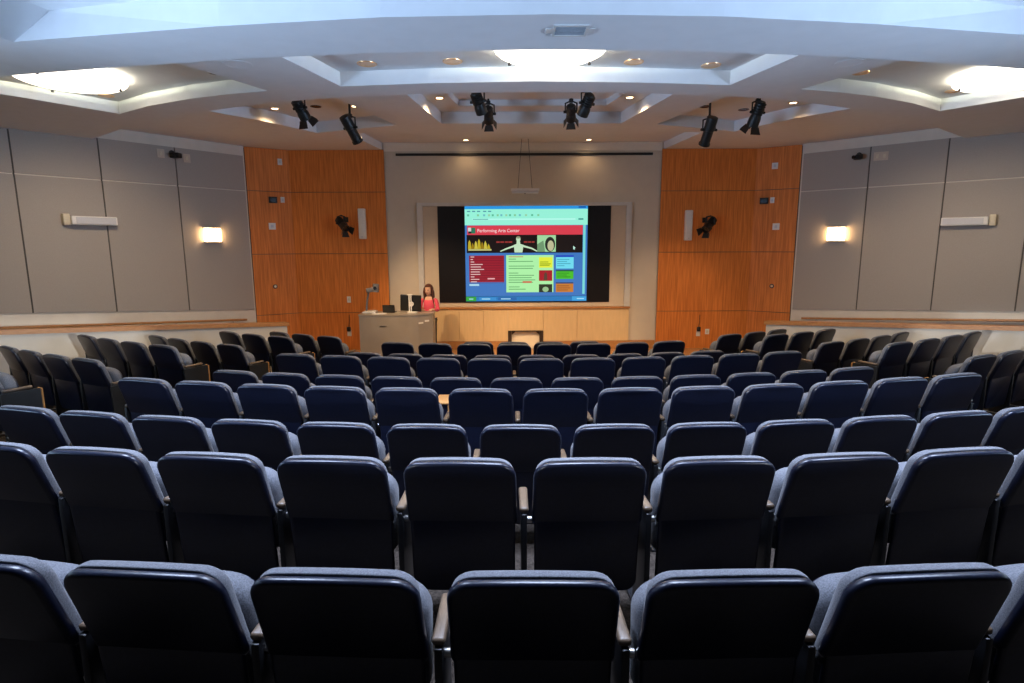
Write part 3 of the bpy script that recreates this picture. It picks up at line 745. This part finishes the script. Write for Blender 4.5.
# clothes: a little larger than the body
def sub_skin(ids_r, edges, root, nm, m, lvl=2):
    me = skin_mesh(nm, ids_r, edges, root, lvl); o = bpy.data.objects.new(nm, me); COL.objects.link(o); me.materials.clear(); me.materials.append(m); o.parent = pr
    for p in me.polygons: p.use_smooth = True
    return o
tv = [(0, 0, .86, (.152, .115)), (0, 0, 1.02, (.125, .098)), (0, -.012, 1.19, (.142, .112)), (0, .005, 1.315, (.095, .072)), (0, .0, 1.345, (.062, .055))]
te = [(0, 1), (1, 2), (2, 3), (3, 4)]
for s in (-1, 1):
    b0 = len(tv); tv += [(s * .16, .005, 1.312, .056), (s * .21, -.03, 1.075, .047), (s * .135, -.215, 1.113, .036)]; te += [(3, b0), (b0, b0 + 1), (b0 + 1, b0 + 2)]
sub_skin(tv, te, 0, 'pink_top', M_PINK)
lv = [(0, 0, .90, (.148, .112))]; le = []
for s in (-1, 1):
    b0 = len(lv); lv += [(s * .088, 0, .82, .098), (s * .098, -.008, .47, .068), (s * .10, .015, .07, .058)]; le += [(0, b0), (b0, b0 + 1), (b0 + 1, b0 + 2)]
sub_skin(lv, le, 0, 'trousers', M_TROUSER)
hb = MB()
hb.sphere(hp(0, .020, .028), .105, (.86, .92, 1.0), rot=HR)
hairo = hb.obj('hair_cap', M_HAIR, pr, 60)
hv = bmesh.new(); hv.from_mesh(hairo.data); cut = []
for v in hv.verts:
    l = HR.inverted() @ (v.co - HC)
    if l.y < -.045 and l.z < .075: cut.append(v)
bmesh.ops.delete(hv, geom=cut, context='VERTS'); hv.to_mesh(hairo.data); hv.free()
so = hairo.modifiers.new('t', 'SOLIDIFY'); so.thickness = .012; so.offset = 1
for s, ln, ph in ((-1, .40, 0.), (1, .44, 1.)):
    lk = MB()
    for k in range(5):
        ang = (k - 1.2) * .30
        x0 = s * (.070 + .012 * math.cos(ang)); y0 = -.025 + .028 * k
        pts = []
        for j in range(9):
            t = j / 8; z = 1.58 - ln * t
            pts.append(Vector((x0 + s * (.020 * math.sin(t * PI) + .010 * math.sin(t * 9 + k + ph)), y0 - .045 * t * (k < 2) + .008 * math.cos(t * 8 + k), z)))
        for j in range(8):
            ra = .020 * (1 - .55 * (j / 8) ** 2); rb = .020 * (1 - .55 * ((j + 1) / 8) ** 2)
            lk.cyl(pts[j], pts[j + 1], ra, rb, 8, False); lk.sphere(pts[j + 1], rb, u=8, v=6)
    lk.obj('hair_lock', M_HAIR, pr, 60)
bk = MB()
bk.sphere(Vector((0, .075, 1.40)), .1, (.85, .40, 1.7)); bk.obj('back_hair', M_HAIR, pr, 60)
pr.location.z = -.002

# ------------------------------------------------------------------ things on the ceiling
def lamp_disc(name, c, r, m_in, lit, label, group, z, dark=False):
    t = tag(empty(name, (c[0], c[1], z)), label, 'downlight', group)
    MB().lathe([(r * .80, -.004), (r, -.010), (r * 1.16, -.008), (r * 1.18, -.0005), (r * .80, -.0005)], (c[0], c[1], z), 28, ring=True).obj('trim_ring', M_OFF if dark else M_WHITE if not lit else M_BRASS, t, 40, True)
    MB().lathe([(0, -.0016), (r * .80, -.0030), (r * .80, -.0006), (0, -.0006)], (c[0], c[1], z), 28).obj('lens', m_in, t, 40, True)
    return t
GC = 'downlights in the ceiling'
for c, lab in (((-2.01, 7.30), 'bronze downlight in the central coffer, first from its left end'), ((-.99, 7.22), 'bronze downlight in the central coffer, second from its left end'),
               ((1.14, 7.26), 'bronze downlight in the central coffer, second from its right end'), ((2.10, 7.40), 'bronze downlight in the central coffer, first from its right end')):
    lamp_disc('ceiling_downlight', c, .10, M_BRASS, True, lab, GC, ZS + .17)
for c, lab, dk in (((-3.95, 7.62), 'black unlit downlight in the left coffer near its inner edge', True), ((-6.05, 8.72), 'small bronze downlight at the far corner of the left coffer', False),
                   ((4.1, 7.72), 'bronze downlight in the right coffer near its inner edge', False), ((5.95, 8.62), 'small bronze downlight at the far corner of the right coffer', False)):
    lamp_disc('ceiling_downlight', c, .085, M_OFF if dk else M_BRASS, not dk, lab, GC, ZS + .17, dk)
for c, lab, z in (((-1.47, 10.05), 'small lit downlight at the left end of the front middle coffer', ZF + .2), ((.04, 9.9), 'small lit downlight in the middle of the front middle coffer', ZF + .3), ((1.66, 10.05), 'small lit downlight at the right end of the front middle coffer', ZF + .2),
                  ((-1.30, 13.66), 'tiny lit downlight over the front wall, left of the hanging bar', ZF + .16), ((1.48, 13.66), 'tiny lit downlight over the front wall, right of the hanging bar', ZF + .16),
                  ((-3.0, 10.6), 'lit downlight in the front left coffer nearest the middle', ZF + .2), ((4.55, 10.45), 'lit downlight in the front right coffer nearest the side wall', ZF + .2), ((-4.45, 10.75), 'small bronze downlight in the front left coffer nearest the side wall', ZF + .2)):
    lamp_disc('ceiling_downlight', c, .07, M_LAMPW, True, lab, GC, z)
for c, lab in (((-3.68, 10.6), 'black unlit downlight in the middle of the front left coffer'), ((3.12, 10.7), 'black unlit downlight in the front right coffer nearest the middle'), ((3.9, 10.95), 'black unlit downlight in the middle of the front right coffer')):
    lamp_disc('ceiling_downlight', c, .08, M_OFF, False, lab, GC, ZF + .2, True)

# three glass dish lights
for (x, y), lab in (((-5.75, 7.62), 'glowing glass dish light in the left ceiling coffer'), ((.11, 6.57), 'glowing glass dish light behind the beam at the ceiling middle'), ((6.0, 7.72), 'glowing glass dish light in the right ceiling coffer')):
    t = tag(empty('ceiling_dish_light', (x, y, ZS)), lab, 'ceiling light', 'dish lights in the ceiling coffers')
    r, zr = .60, ZS + .105
    prof = [(0, zr - .11)] + [(r * math.sin(a), zr - .11 * math.cos(a)) for a in [PI / 2 * k / 10 for k in range(1, 11)]] + [(r - .012, zr + .008)] + [((r - .014) * math.sin(a), zr - .095 * math.cos(a)) for a in [PI / 2 * k / 10 for k in range(10, 0, -1)]] + [(0, zr - .095)]
    MB().lathe(prof, (x, y, 0), 56).obj('glass_dish', M_GLASS, t, 60, True)
    for k in range(3):
        a = 2 * PI * k / 3 + .5; px, py = x + .51 * math.cos(a), y + .51 * math.sin(a)
        mb = MB(); mb.cyl((px, py, zr - .085), (px, py, ZS + .168), .008, n=8); mb.cyl((px, py, zr - .095), (px, py, zr - .075), .018, n=10); mb.obj('hanger', M_STEEL_DK, t, 40, True)

# vent on the curved beam, round speakers, sprinkler dots
vq = at_z(570, 30, ZB); VX, VY = vq.x, vq.y
vt = tag(empty('ceiling_vent', (VX, VY, ZB)), 'small square louvred vent on the underside of the near curved beam', 'vent')
vm = MB()
for (cx, cy, sx, sy) in ((VX, VY - .11, .27, .02), (VX, VY + .11, .27, .02), (VX - .13, VY, .02, .22), (VX + .13, VY, .02, .22)): vm.box((cx, cy, ZB - .006), (sx, sy, .011))
vm.obj('grille_frame', M_ALU, vt, None, True)
vm = MB()
for k in range(6): vm.box((VX, VY - .08 + k * .032, ZB - .006), (.26, .012, .008), rot=Matrix.Rotation(.5, 3, 'X'))
vm.obj('louvre', mat('grey_louvre', (.25, .26, .28), noise=.1), vt, None, True)
for s in (-1, 1):
    t = MB(); t.box((VX + s * .16, VY, ZB - .005), (.07, .10, .008)); t.obj('side_tab', M_ALU, vt, None, True)
for c, lab in (((-3.28, 6.72), 'flush round ceiling speaker between the central and left coffers'), ((3.40, 6.74), 'flush round ceiling speaker between the central and right coffers')):
    t = tag(empty('ceiling_speaker', (*c, ZS)), lab, 'ceiling speaker', 'round ceiling speakers')
    MB().lathe([(.135, -.005), (.15, -.0055), (.155, -.0005), (.135, -.0005)], (*c, ZS), 32, ring=True).obj('bezel', M_CEIL, t, 40, True)
    MB().lathe([(0, -.004), (.134, -.004), (.134, -.0005), (0, -.0005)], (*c, ZS), 32).obj('grille', M_CEIL, t, 40, True)

# stage spotlights hung in the front coffers
def spotlight(name, tail, nose, r, label, barn=True, lit=True, boxy=False, ceil_z=None, group='stage spotlights hung from the front coffers'):
    tail, nose = Vector(tail), Vector(nose); d = (nose - tail).normalized(); mid = tail.lerp(nose, .45)
    t = tag(empty(name, mid), label, 'spotlight', group)
    Q = d.to_track_quat('Z', 'Y').to_matrix().to_4x4(); L = (nose - tail).length
    mb = MB()
    if boxy:
        prof = [(0, 0), (r * .95, .004), (r, .03), (r, L * .45), (r * .90, L * .47), (r * .90, L * .92), (r * 1.05, L * .93), (r * 1.05, L), (r * .8, L), (r * .78, L - .03), (0, L - .03)]
    else:
        prof = [(0, 0), (r * .7, .005), (r * .85, .03)]
        n = 5
        for k in range(n):
            z = .03 + L * .5 * k / n; prof += [(r * 1.05, z + .004), (r * 1.05, z + L * .05), (r * .9, z + L * .055), (r * .9, z + L * .09)]
        prof += [(r, L * .62), (r * 1.1, L * .75), (r * 1.1, L), (r * .9, L), (r * .88, L - .03), (0, L - .03)]
    mb.lathe(prof, tail, 20, Q); hd = mb.obj('housing', M_BLACK, t, 35, True)
    MB().lathe([(0, L - .028), (r * .84, L - .028), (r * .84, L - .024), (0, L - .020)], tail, 20, Q).obj('lens', M_LAMPS if lit else M_OFF, t, 40, True)
    side = d.cross(Vector((0, 0, 1))).normalized()
    top = Vector((mid.x, mid.y, mid.z + r + .10))
    y = MB(); y.tube([mid + side * (r + .02), mid + side * (r + .02) + Vector((0, 0, r + .06)), top, mid - side * (r + .02) + Vector((0, 0, r + .06)), mid - side * (r + .02)], .012)
    y.obj('yoke', M_BLACK, t, 40, True)
    for sg in (-1, 1): MB().cyl(mid + side * sg * (r * .8), mid + side * sg * (r + .05), .022, n=10).obj('tilt_knob', M_BLACK, t, 40, True)
    cz = ceil_z if ceil_z else ZF + .2
    if cz > top.z:
        MB().cyl(top, (top.x, top.y, cz - .001), .018, n=10).obj('hanging_stem', M_BLACK, t, 40, True)
        MB().box((top.x, top.y, top.z), (.07, .07, .06), bev=.01).obj('clamp', M_BLACK, t, 40, True)
    if barn:
        up = side.cross(d)
        for k, (v, w, spread) in enumerate(((up, side, .55), (-up, side, .75), (side, up, .5), (-side, up, .5))):
            a = nose + v * r; n2 = (d * math.cos(spread) + v * math.sin(spread)); e = a + n2 * (r * 1.35)
            q = MB(); nn = n2.cross(w).normalized()
            q.slab([a + w * r * .8, a - w * r * .8, e - w * r * 1.1, e + w * r * 1.1], nn, -.003, .003); q.obj('barn_door', M_BLACK, t, None, True)
    return t, nose, d
SPOTS = [
 ('black barn-door spotlight hanging in the front left coffer', (295, 99, 9.75), (306, 119, 9.95), .085, True, True, False),
 ('long black tube spotlight beside the front left coffer', (344, 116, 9.7), (358, 142, 9.95), .088, False, True, True),
 ('black spotlight, upper one of the left pair in the middle coffer', (475, 92, 9.3), (482, 113, 9.5), .085, False, False, False),
 ('black spotlight with lit lens, lower one of the left pair in the middle coffer', (488, 107, 10.0), (489, 122, 10.25), .075, True, True, False),
 ('black spotlight, upper one of the right pair in the middle coffer', (591, 94, 9.3), (582, 115, 9.5), .085, False, False, False),
 ('black barn-door spotlight, lower one of the right pair in the middle coffer', (571, 105, 10.0), (571, 120, 10.25), .075, True, False, False),
 ('long black tube spotlight beside the front right coffer', (713, 117, 9.7), (704, 145, 9.95), .088, False, True, True),
 ('black barn-door spotlight hanging in the front right coffer', (762, 101, 9.75), (752, 126, 9.95), .085, True, True, False)]
HEADS = []
for lab, a, b, r, barn, lit, boxy in SPOTS:
    A, Bq = at_y(*a), at_y(*b)
    HEADS.append(spotlight('hanging_spotlight', A, Bq, r, lab, barn, lit, boxy))

# hanging white bar over the screen
hb_ = tag(empty('hanging_bar', (0, 13.4, 3.6)), 'slim white bar hanging by two thin wires before the screen', 'hanging bar')
c0 = at_y(525, 191, 13.4)
MB().box((c0.x, 13.4, c0.z + .03), (.64, .16, .05), bev=.008).obj('housing', M_WHITE, hb_, 40, True)
MB().box((c0.x, 13.4, c0.z - .02), (.60, .13, .055), bev=.012).obj('diffuser', M_GRILLE, hb_, 40, True)
MB().cyl((c0.x, 13.4, c0.z - .045), (c0.x, 13.4, c0.z - .065), .012).obj('sensor', M_BLACK, hb_, 40, True)
ct = at_z(525, 140, ZF + .155); ct = Vector((c0.x, 13.0, ZF + .155))
for s in (-1, 1): MB().cyl((c0.x + s * .16, 13.4, c0.z + .05), (c0.x + s * .07, 13.42, ZF + .155), .005, n=8).obj('wire', M_STEEL_DK, hb_, 40, True)
MB().lathe([(0, -.025), (.10, -.02), (.11, -.001), (0, -.001)], (c0.x, 13.42, ZF + .16), 24).obj('canopy', M_WHITE, hb_, 40, True)

# ------------------------------------------------------------------ things on the walls
def wall_frame(p, q):
    d = Vector((q[0] - p[0], q[1] - p[1], 0)).normalized(); n = Vector((d.y, -d.x, 0))
    if n.y > 0: n = -n
    return d, n
def rotz(n): return Matrix.Rotation(math.atan2(n.x, -n.y), 3, 'Z')     # local -y looks along n
NL = wall_frame(LA, LB)[1]; NR = wall_frame(RA, RB)[1]
def wpos(side, u, v, off):
    w = at_wall(u, v, *((LA, LB) if side < 0 else (RA, RB))); n = NL if side < 0 else NR
    return w + n * off, n
for s, u, v, nm in ((-1, 210.5, 235, 'left'), (1, 837.5, 234, 'right')):
    p, n = wpos(s, u, v, .027); R = rotz(n); t = tag(empty('wall_sconce', p), 'small glowing amber wall sconce on the %s side wall' % nm, 'wall lamp', 'wall sconces')
    f = lambda x, y, z: p + R @ Vector((x, y, z))
    MB().box(f(0, -.012, 0), (.30, .022, .30), rot=R, bev=.004).obj('back_plate', M_CHROME, t, None, True)
    mb = MB(); mb.box(f(0, -.065, 0), (.34, .075, .27), rot=R, bev=.012); mb.obj('glass_shade', M_SCONCE, t, 40, True)
    for z in (-.15, .15): MB().box(f(0, -.06, z), (.38, .09, .018), rot=R, bev=.004).obj('metal_bar', M_CHROME, t, 40, True)
for s, uv, nm in ((-1, (88, 221), 'left'), (1, (969, 221.5), 'right')):
    p, n = wpos(s, *uv, .027); R = rotz(n); t = tag(empty('wall_mounted_speaker', p), 'long white speaker bar on the %s side wall' % nm, 'speaker', 'speaker bars on the side walls')
    f = lambda x, y, z: p + R @ Vector((x, y, z))
    g = -s
    MB().box(f(-g * .36, -.06, .015), (.10, .118, .20), rot=R, bev=.012).obj('wall_bracket', M_IVORY, t, 40, True)
    mb = MB(); mb.box(f(.05 * g, -.12, 0), (.72, .13, .155), rot=R, bev=.02, seg=3); mb.obj('cabinet', M_WHITE, t, 40, True)
    MB().box(f(.07 * g, -.188, 0), (.62, .012, .115), rot=R, bev=.004).obj('grille', M_GRILLE, t, None, True)
for s, uv, nm in ((-1, (171, 154.5), 'left'), (1, (859.5, 156.5), 'right')):
    p, n = wpos(s, *uv, .027); R = rotz(n); t = tag(empty('wall_mounted_camera', p), 'small black camera high on the %s side wall' % nm, 'camera', 'wall cameras')
    f = lambda x, y, z: p + R @ Vector((x, y, z))
    MB().cyl(f(0, -.001, .03), f(0, -.02, .03), .05).obj('wall_plate', M_BLACK, t, 40, True)
    MB().tube([f(0, -.02, .03), f(0, -.10, .03), f(0, -.10, 0)], .018).obj('arm', M_BLACK, t, 40, True)
    MB().box(f(.02, -.13, -.03), (.13, .20, .10), rot=R @ Matrix.Rotation(.5, 3, 'Z'), bev=.02, seg=3).obj('body', M_BLACK, t, 40, True)
    MB().cyl(f(-.03, -.22, -.035), f(-.045, -.25, -.035), .035).obj('lens', M_OFF, t, 40, True)
for s, uv, lab in ((-1, (160, 153.5), 'white wall plate on the left side wall, outer side of the camera'), (-1, (186, 158.5), 'white wall plate on the left side wall, nearer the wood panels'),
                   (1, (878, 156.5), 'white wall plate on the right side wall, next to the camera'), (1, (885, 156), 'white wall plate on the right side wall, farther from the camera')):
    p, n = wpos(s, *uv, .026); R = rotz(n); t = tag(empty('switch_plate', p), lab, 'wall plate', 'white wall plates')
    f = lambda x, y, z: p + R @ Vector((x, y, z))
    MB().box(f(0, -.006, 0), (.14, .011, .17), rot=R, bev=.004).obj('cover', M_BOARD, t, None, True)
    MB().box(f(0, -.014, 0), (.05, .006, .08), rot=R, bev=.002).obj('insert', M_IVORY, t, None, True)
# on the veneered walls
FL = {-1: ((-5.43, 13.95), (-6.22, 13.42)), 1: ((5.43, 13.95), (6.22, 13.42))}
def fpos(s, u, v, off=.021):
    w = at_wall(u, v, *FL[s]); n = wall_frame(*FL[s])[1]; return w + n * off, n
for s, L in ((-1, [((279.5, 162), 'upper white plate on the left angled wood panel', .10, .14, M_WHITE), ((282.3, 200), 'white plate beside the black box, left angled wood panel', .09, .13, M_WHITE), ((272, 226.3), 'square white plate low on the left angled wood panel', .15, .15, M_WHITE)]),
             (1, [((775.2, 166), 'upper white plate on the right angled wood panel', .13, .14, M_WHITE), ((772.5, 200.3), 'white plate beside the black box, right angled wood panel', .09, .13, M_WHITE), ((776.2, 226.6), 'square white plate low on the right angled wood panel', .15, .15, M_WHITE)])):
    for uv, lab, w_, h_, m in L:
        p, n = fpos(s, *uv); R = rotz(n); t = tag(empty('switch_plate', p), lab, 'wall plate', 'white wall plates')
        f = lambda x, y, z: p + R @ Vector((x, y, z))
        MB().box(f(0, -.007, 0), (w_, .012, h_), rot=R, bev=.004).obj('cover', m, t, None, True)
        MB().box(f(0, -.015, 0), (w_ * .4, .006, h_ * .45), rot=R, bev=.002).obj('insert', M_GRILLE, t, None, True)
    uv = (272.5, 200) if s < 0 else (764.5, 201)
    p, n = fpos(s, *uv); R = rotz(n); f = lambda x, y, z: p + R @ Vector((x, y, z))
    t = tag(empty('wall_mounted_box', p), 'small black box on the %s angled wood panel' % ('left' if s < 0 else 'right'), 'wall box', 'black wall boxes')
    MB().box(f(0, -.03, 0), (.18, .055, .14), rot=R, bev=.008).obj('case', M_BLACK, t, 40, True)
    MB().box(f(0, -.060, 0), (.13, .006, .09), rot=R, bev=.002).obj('front', M_OFF, t, None, True)
    uv = (275, 286.5) if s < 0 else (772, 286)
    p, n = fpos(s, *uv); R = rotz(n); f = lambda x, y, z: p + R @ Vector((x, y, z))
    t = tag(empty('wall_socket', p), 'small round bronze fitting on the %s angled wood panel' % ('left' if s < 0 else 'right'), 'fitting', 'bronze wall fittings')
    MB().cyl(f(0, -.001, 0), f(0, -.012, 0), .05, n=20).obj('rim', M_DKWOOD, t, 40, True); MB().cyl(f(0, -.012, 0), f(0, -.025, 0), .028, n=16).obj('plug', M_BRASS, t, 40, True)
YW = 13.929
for s, ctr in ((-1, (363, 224)), (1, (687.5, 225.5))):
    p = at_y(*ctr, YW); nm = 'left' if s < 0 else 'right'
    t = tag(empty('wall_mounted_column_speaker', p), 'slim upright white speaker on the %s wood wall' % nm, 'speaker', 'column speakers beside the screen')
    MB().box((p.x, YW - .07, p.z), (.17, .12, .70), bev=.02, seg=3).obj('cabinet', M_WHITE, t, 40, True)
    MB().box((p.x, YW - .134, p.z + .02), (.13, .012, .60), bev=.004).obj('grille', M_WHITE, t, None, True)
    MB().cyl((p.x + .0, YW - .141, p.z - .30), (p.x, YW - .1295, p.z - .30), .02).obj('badge', M_GRILLE, t, 40, True)
    for z in (-.25, .25): MB().box((p.x, YW - .006, p.z + z), (.07, .010, .08)).obj('mount_plate', M_STEEL_DK, t, None, True)
WALLSP = []
for s, ctr, nose in ((-1, (338, 219), (346, 229)), (1, (714, 219), (705, 230))):
    A = at_y(*ctr, 13.66); Bq = at_y(*nose, 13.42); nm = 'left' if s < 0 else 'right'
    t, n_, _ = spotlight('wall_spotlight', A, Bq, .085, 'black spotlight fixed to the %s wood wall beside the column speaker' % nm, True, False, False, 1., 'spotlights on the wood walls')
    m = A.lerp(Bq, .45); WALLSP.append(n_)
    MB().tube([(m.x, m.y, m.z + .17), (m.x, 13.80, m.z + .17), (m.x, YW - .003, m.z + .10)], .016).obj('wall_arm', M_BLACK, t, 40, True)
    MB().box((m.x, YW - .009, m.z + .10), (.12, .016, .12), bev=.003).obj('mount_plate', M_BLACK, t, 40, True)
    if s > 0: MB().tube([(m.x + .1, YW - .05, m.z + .05), (m.x + .16, YW - .05, m.z - .1), (m.x + .1, YW - .05, m.z - .16), (m.x + .05, YW - .03, m.z - .08)], .010).obj('loose_lead', M_BLACK, t, 40, True)
for uv, lab in (((349, 299.5), 'white switch plate on the left wood wall beside the lectern'),):
    p = at_y(*uv, YW); t = tag(empty('switch_plate', p), lab, 'wall plate', 'white wall plates')
    MB().box((p.x, YW - .008, p.z), (.09, .013, .15), bev=.004).obj('cover', M_WHITE, t, None, True); MB().box((p.x, YW - .017, p.z), (.03, .008, .06), bev=.002).obj('rocker', M_IVORY, t, None, True)
for uv, lab in (((349.5, 333), 'white wall socket beside the lectern with a black plug and lead'), ((698, 333), 'white wall socket at the right wood wall with a black plug and lead')):
    p = at_y(*uv, YW); t = tag(empty('wall_socket', p), lab, 'wall socket', 'white wall sockets')
    MB().box((p.x, YW - .008, p.z), (.10, .013, .15), bev=.004).obj('cover', M_WHITE, t, None, True)
    MB().box((p.x, YW - .04, p.z + .10), (.09, .05, .11), bev=.015).obj('plug', M_BLACK, t, 40, True)
    MB().tube([(p.x, YW - .03, p.z + .15), (p.x + .02, YW - .02, p.z + .30), (p.x + .02, YW - .015, p.z + .45)], .007).obj('lead', M_BLACK, t, 40, True)
p = at_y(707, 331.5, YW); t = tag(empty('wall_socket', p), 'white wall socket without a plug at the right wood wall', 'wall socket', 'white wall sockets')
MB().box((p.x, YW - .008, p.z), (.10, .013, .13), bev=.004).obj('cover', M_WHITE, t, None, True); MB().box((p.x, YW - .016, p.z), (.04, .006, .06)).obj('insert', M_IVORY, t, None, True)

# ------------------------------------------------------------------ light
def K(c): return c
def spot(name, loc, to, watts, col, size, blend=.6, rad=.05):
    l = bpy.data.lights.new(name, 'SPOT'); l.energy = watts; l.color = col; l.spot_size = math.radians(size); l.spot_blend = blend; l.shadow_soft_size = rad
    o = bpy.data.objects.new(name, l); COL.objects.link(o); o.location = loc
    o.rotation_euler = (Vector(to) - Vector(loc)).to_track_quat('-Z', 'Y').to_euler(); return o
def area(name, loc, to, watts, col, sx, sy):
    l = bpy.data.lights.new(name, 'AREA'); l.shape = 'RECTANGLE'; l.size = sx; l.size_y = sy; l.energy = watts; l.color = col
    o = bpy.data.objects.new(name, l); COL.objects.link(o); o.location = loc
    o.rotation_euler = (Vector(to) - Vector(loc)).to_track_quat('-Z', 'Y').to_euler(); return o
WARM = (1.0, .66, .36); WARM2 = (1.0, .74, .48); COOL = (.52, .76, 1.0)
# spotlights: from the lit heads to the stage
aims = {0: ((-1.9, 13.4, .9), 480), 1: ((-.4, 13.6, .6), 170), 3: ((.8, 13.6, .7), 270), 6: ((1.2, 13.4, .5), 215), 7: ((3.5, 13.6, .8), 165)}
for k, (to, w) in aims.items():
    t, nose, d = HEADS[k]
    spot('stage_spot', nose + (Vector(to) - nose).normalized() * .16, to, w, WARM, 46, .8, .02)
for sg in (-1, 1):        # low daylight trimmed by the added corner slots, raking across the side seats
    spot('corner_daylight', (sg * 12.5, -8.4, 3.18), (sg * 6.3, -3.2, 2.55), 8200, (.92, .95, 1.0), 16, .2, .07)
# downlights over the front wall and the aisles
for x, y, z, w in ((-1.3, 13.66, ZF + .14, 9), (1.48, 13.66, ZF + .14, 9), (-1.47, 10.05, ZF + .18, 120), (.04, 9.9, ZF + .28, 120), (1.66, 10.05, ZF + .18, 120), (-3.0, 10.6, ZF + .18, 50), (4.55, 10.45, ZF + .18, 50), (-4.45, 10.75, ZF + .18, 50)):
    spot('downlight_lamp', (x, y, z - .02), (x, y, 0), w, WARM, 140, .9)
for x, y, wt in ((-2.01, 7.30, 140), (-.99, 7.22, 140), (1.14, 7.26, 140), (2.10, 7.40, 140), (4.1, 7.72, 120), (-4.3, 7.75, 120)):  # added warm fill under unlit bronze downlights, one spot without a fitting
    spot('coffer_downlight_lamp', (x, y, ZS + .005), (x, y, 0), wt * 1.15, (1.0, .74, .46), 155, 1.0)
for sg, wt in ((-1, 165), (1, 200)):     # added wash lights below the corner downlights, brightening the acoustic panels
    spot('panel_wash_lamp', (sg * 5.9, 8.60, ZS - .05), (sg * 8.2, 10.9, 1.3), wt * 1.1, (1.0, .76, .52), 92, 1.0)
for x, y in ((-5.75, 7.62), (.11, 6.57), (6.0, 7.72)):
    l = bpy.data.lights.new('dish_lamp', 'POINT'); l.energy = 40; l.color = (.95, 1.0, .72); l.shadow_soft_size = .03
    o = bpy.data.objects.new('dish_lamp', l); COL.objects.link(o); o.location = (x, y, ZS + .125)

for x in (-2.4, 0, 2.4):  # added unseen overhead fill that brightens the chair tops
    area('rear_ceiling_lamp', (x, 2.8, ZB + .2), (x, 2.8, 0), 100, (.60, .72, 1.0), 1.2, 1.2).data.spread = math.radians(110)

for sg, wt in ((-1, 330), (1, 300)):      # added unseen cool fill, aimed up at the near curved beam
    l = area('blind_daylight', (sg * 7.1, 2.4, 2.6), (sg * 1.2, 5.1, 4.21), wt * .345, (.44, .65, .99), 2.4, .9); l.data.spread = math.radians(66)

w = bpy.data.worlds.new('world'); sc.world = w; w.use_nodes = True
w.node_tree.nodes['Background'].inputs[0].default_value = (.5, .6, .8, 1); w.node_tree.nodes['Background'].inputs[1].default_value = .0

sc.view_settings.view_transform = 'Standard'; sc.view_settings.look = 'None'; sc.view_settings.gamma = 1; sc.view_settings.use_curve_mapping = False
sc.view_settings.exposure = 0.16
sc.cycles.use_denoising = True
sc.cycles.max_bounces = 8; sc.cycles.diffuse_bounces = 5; sc.cycles.sample_clamp_indirect = 6
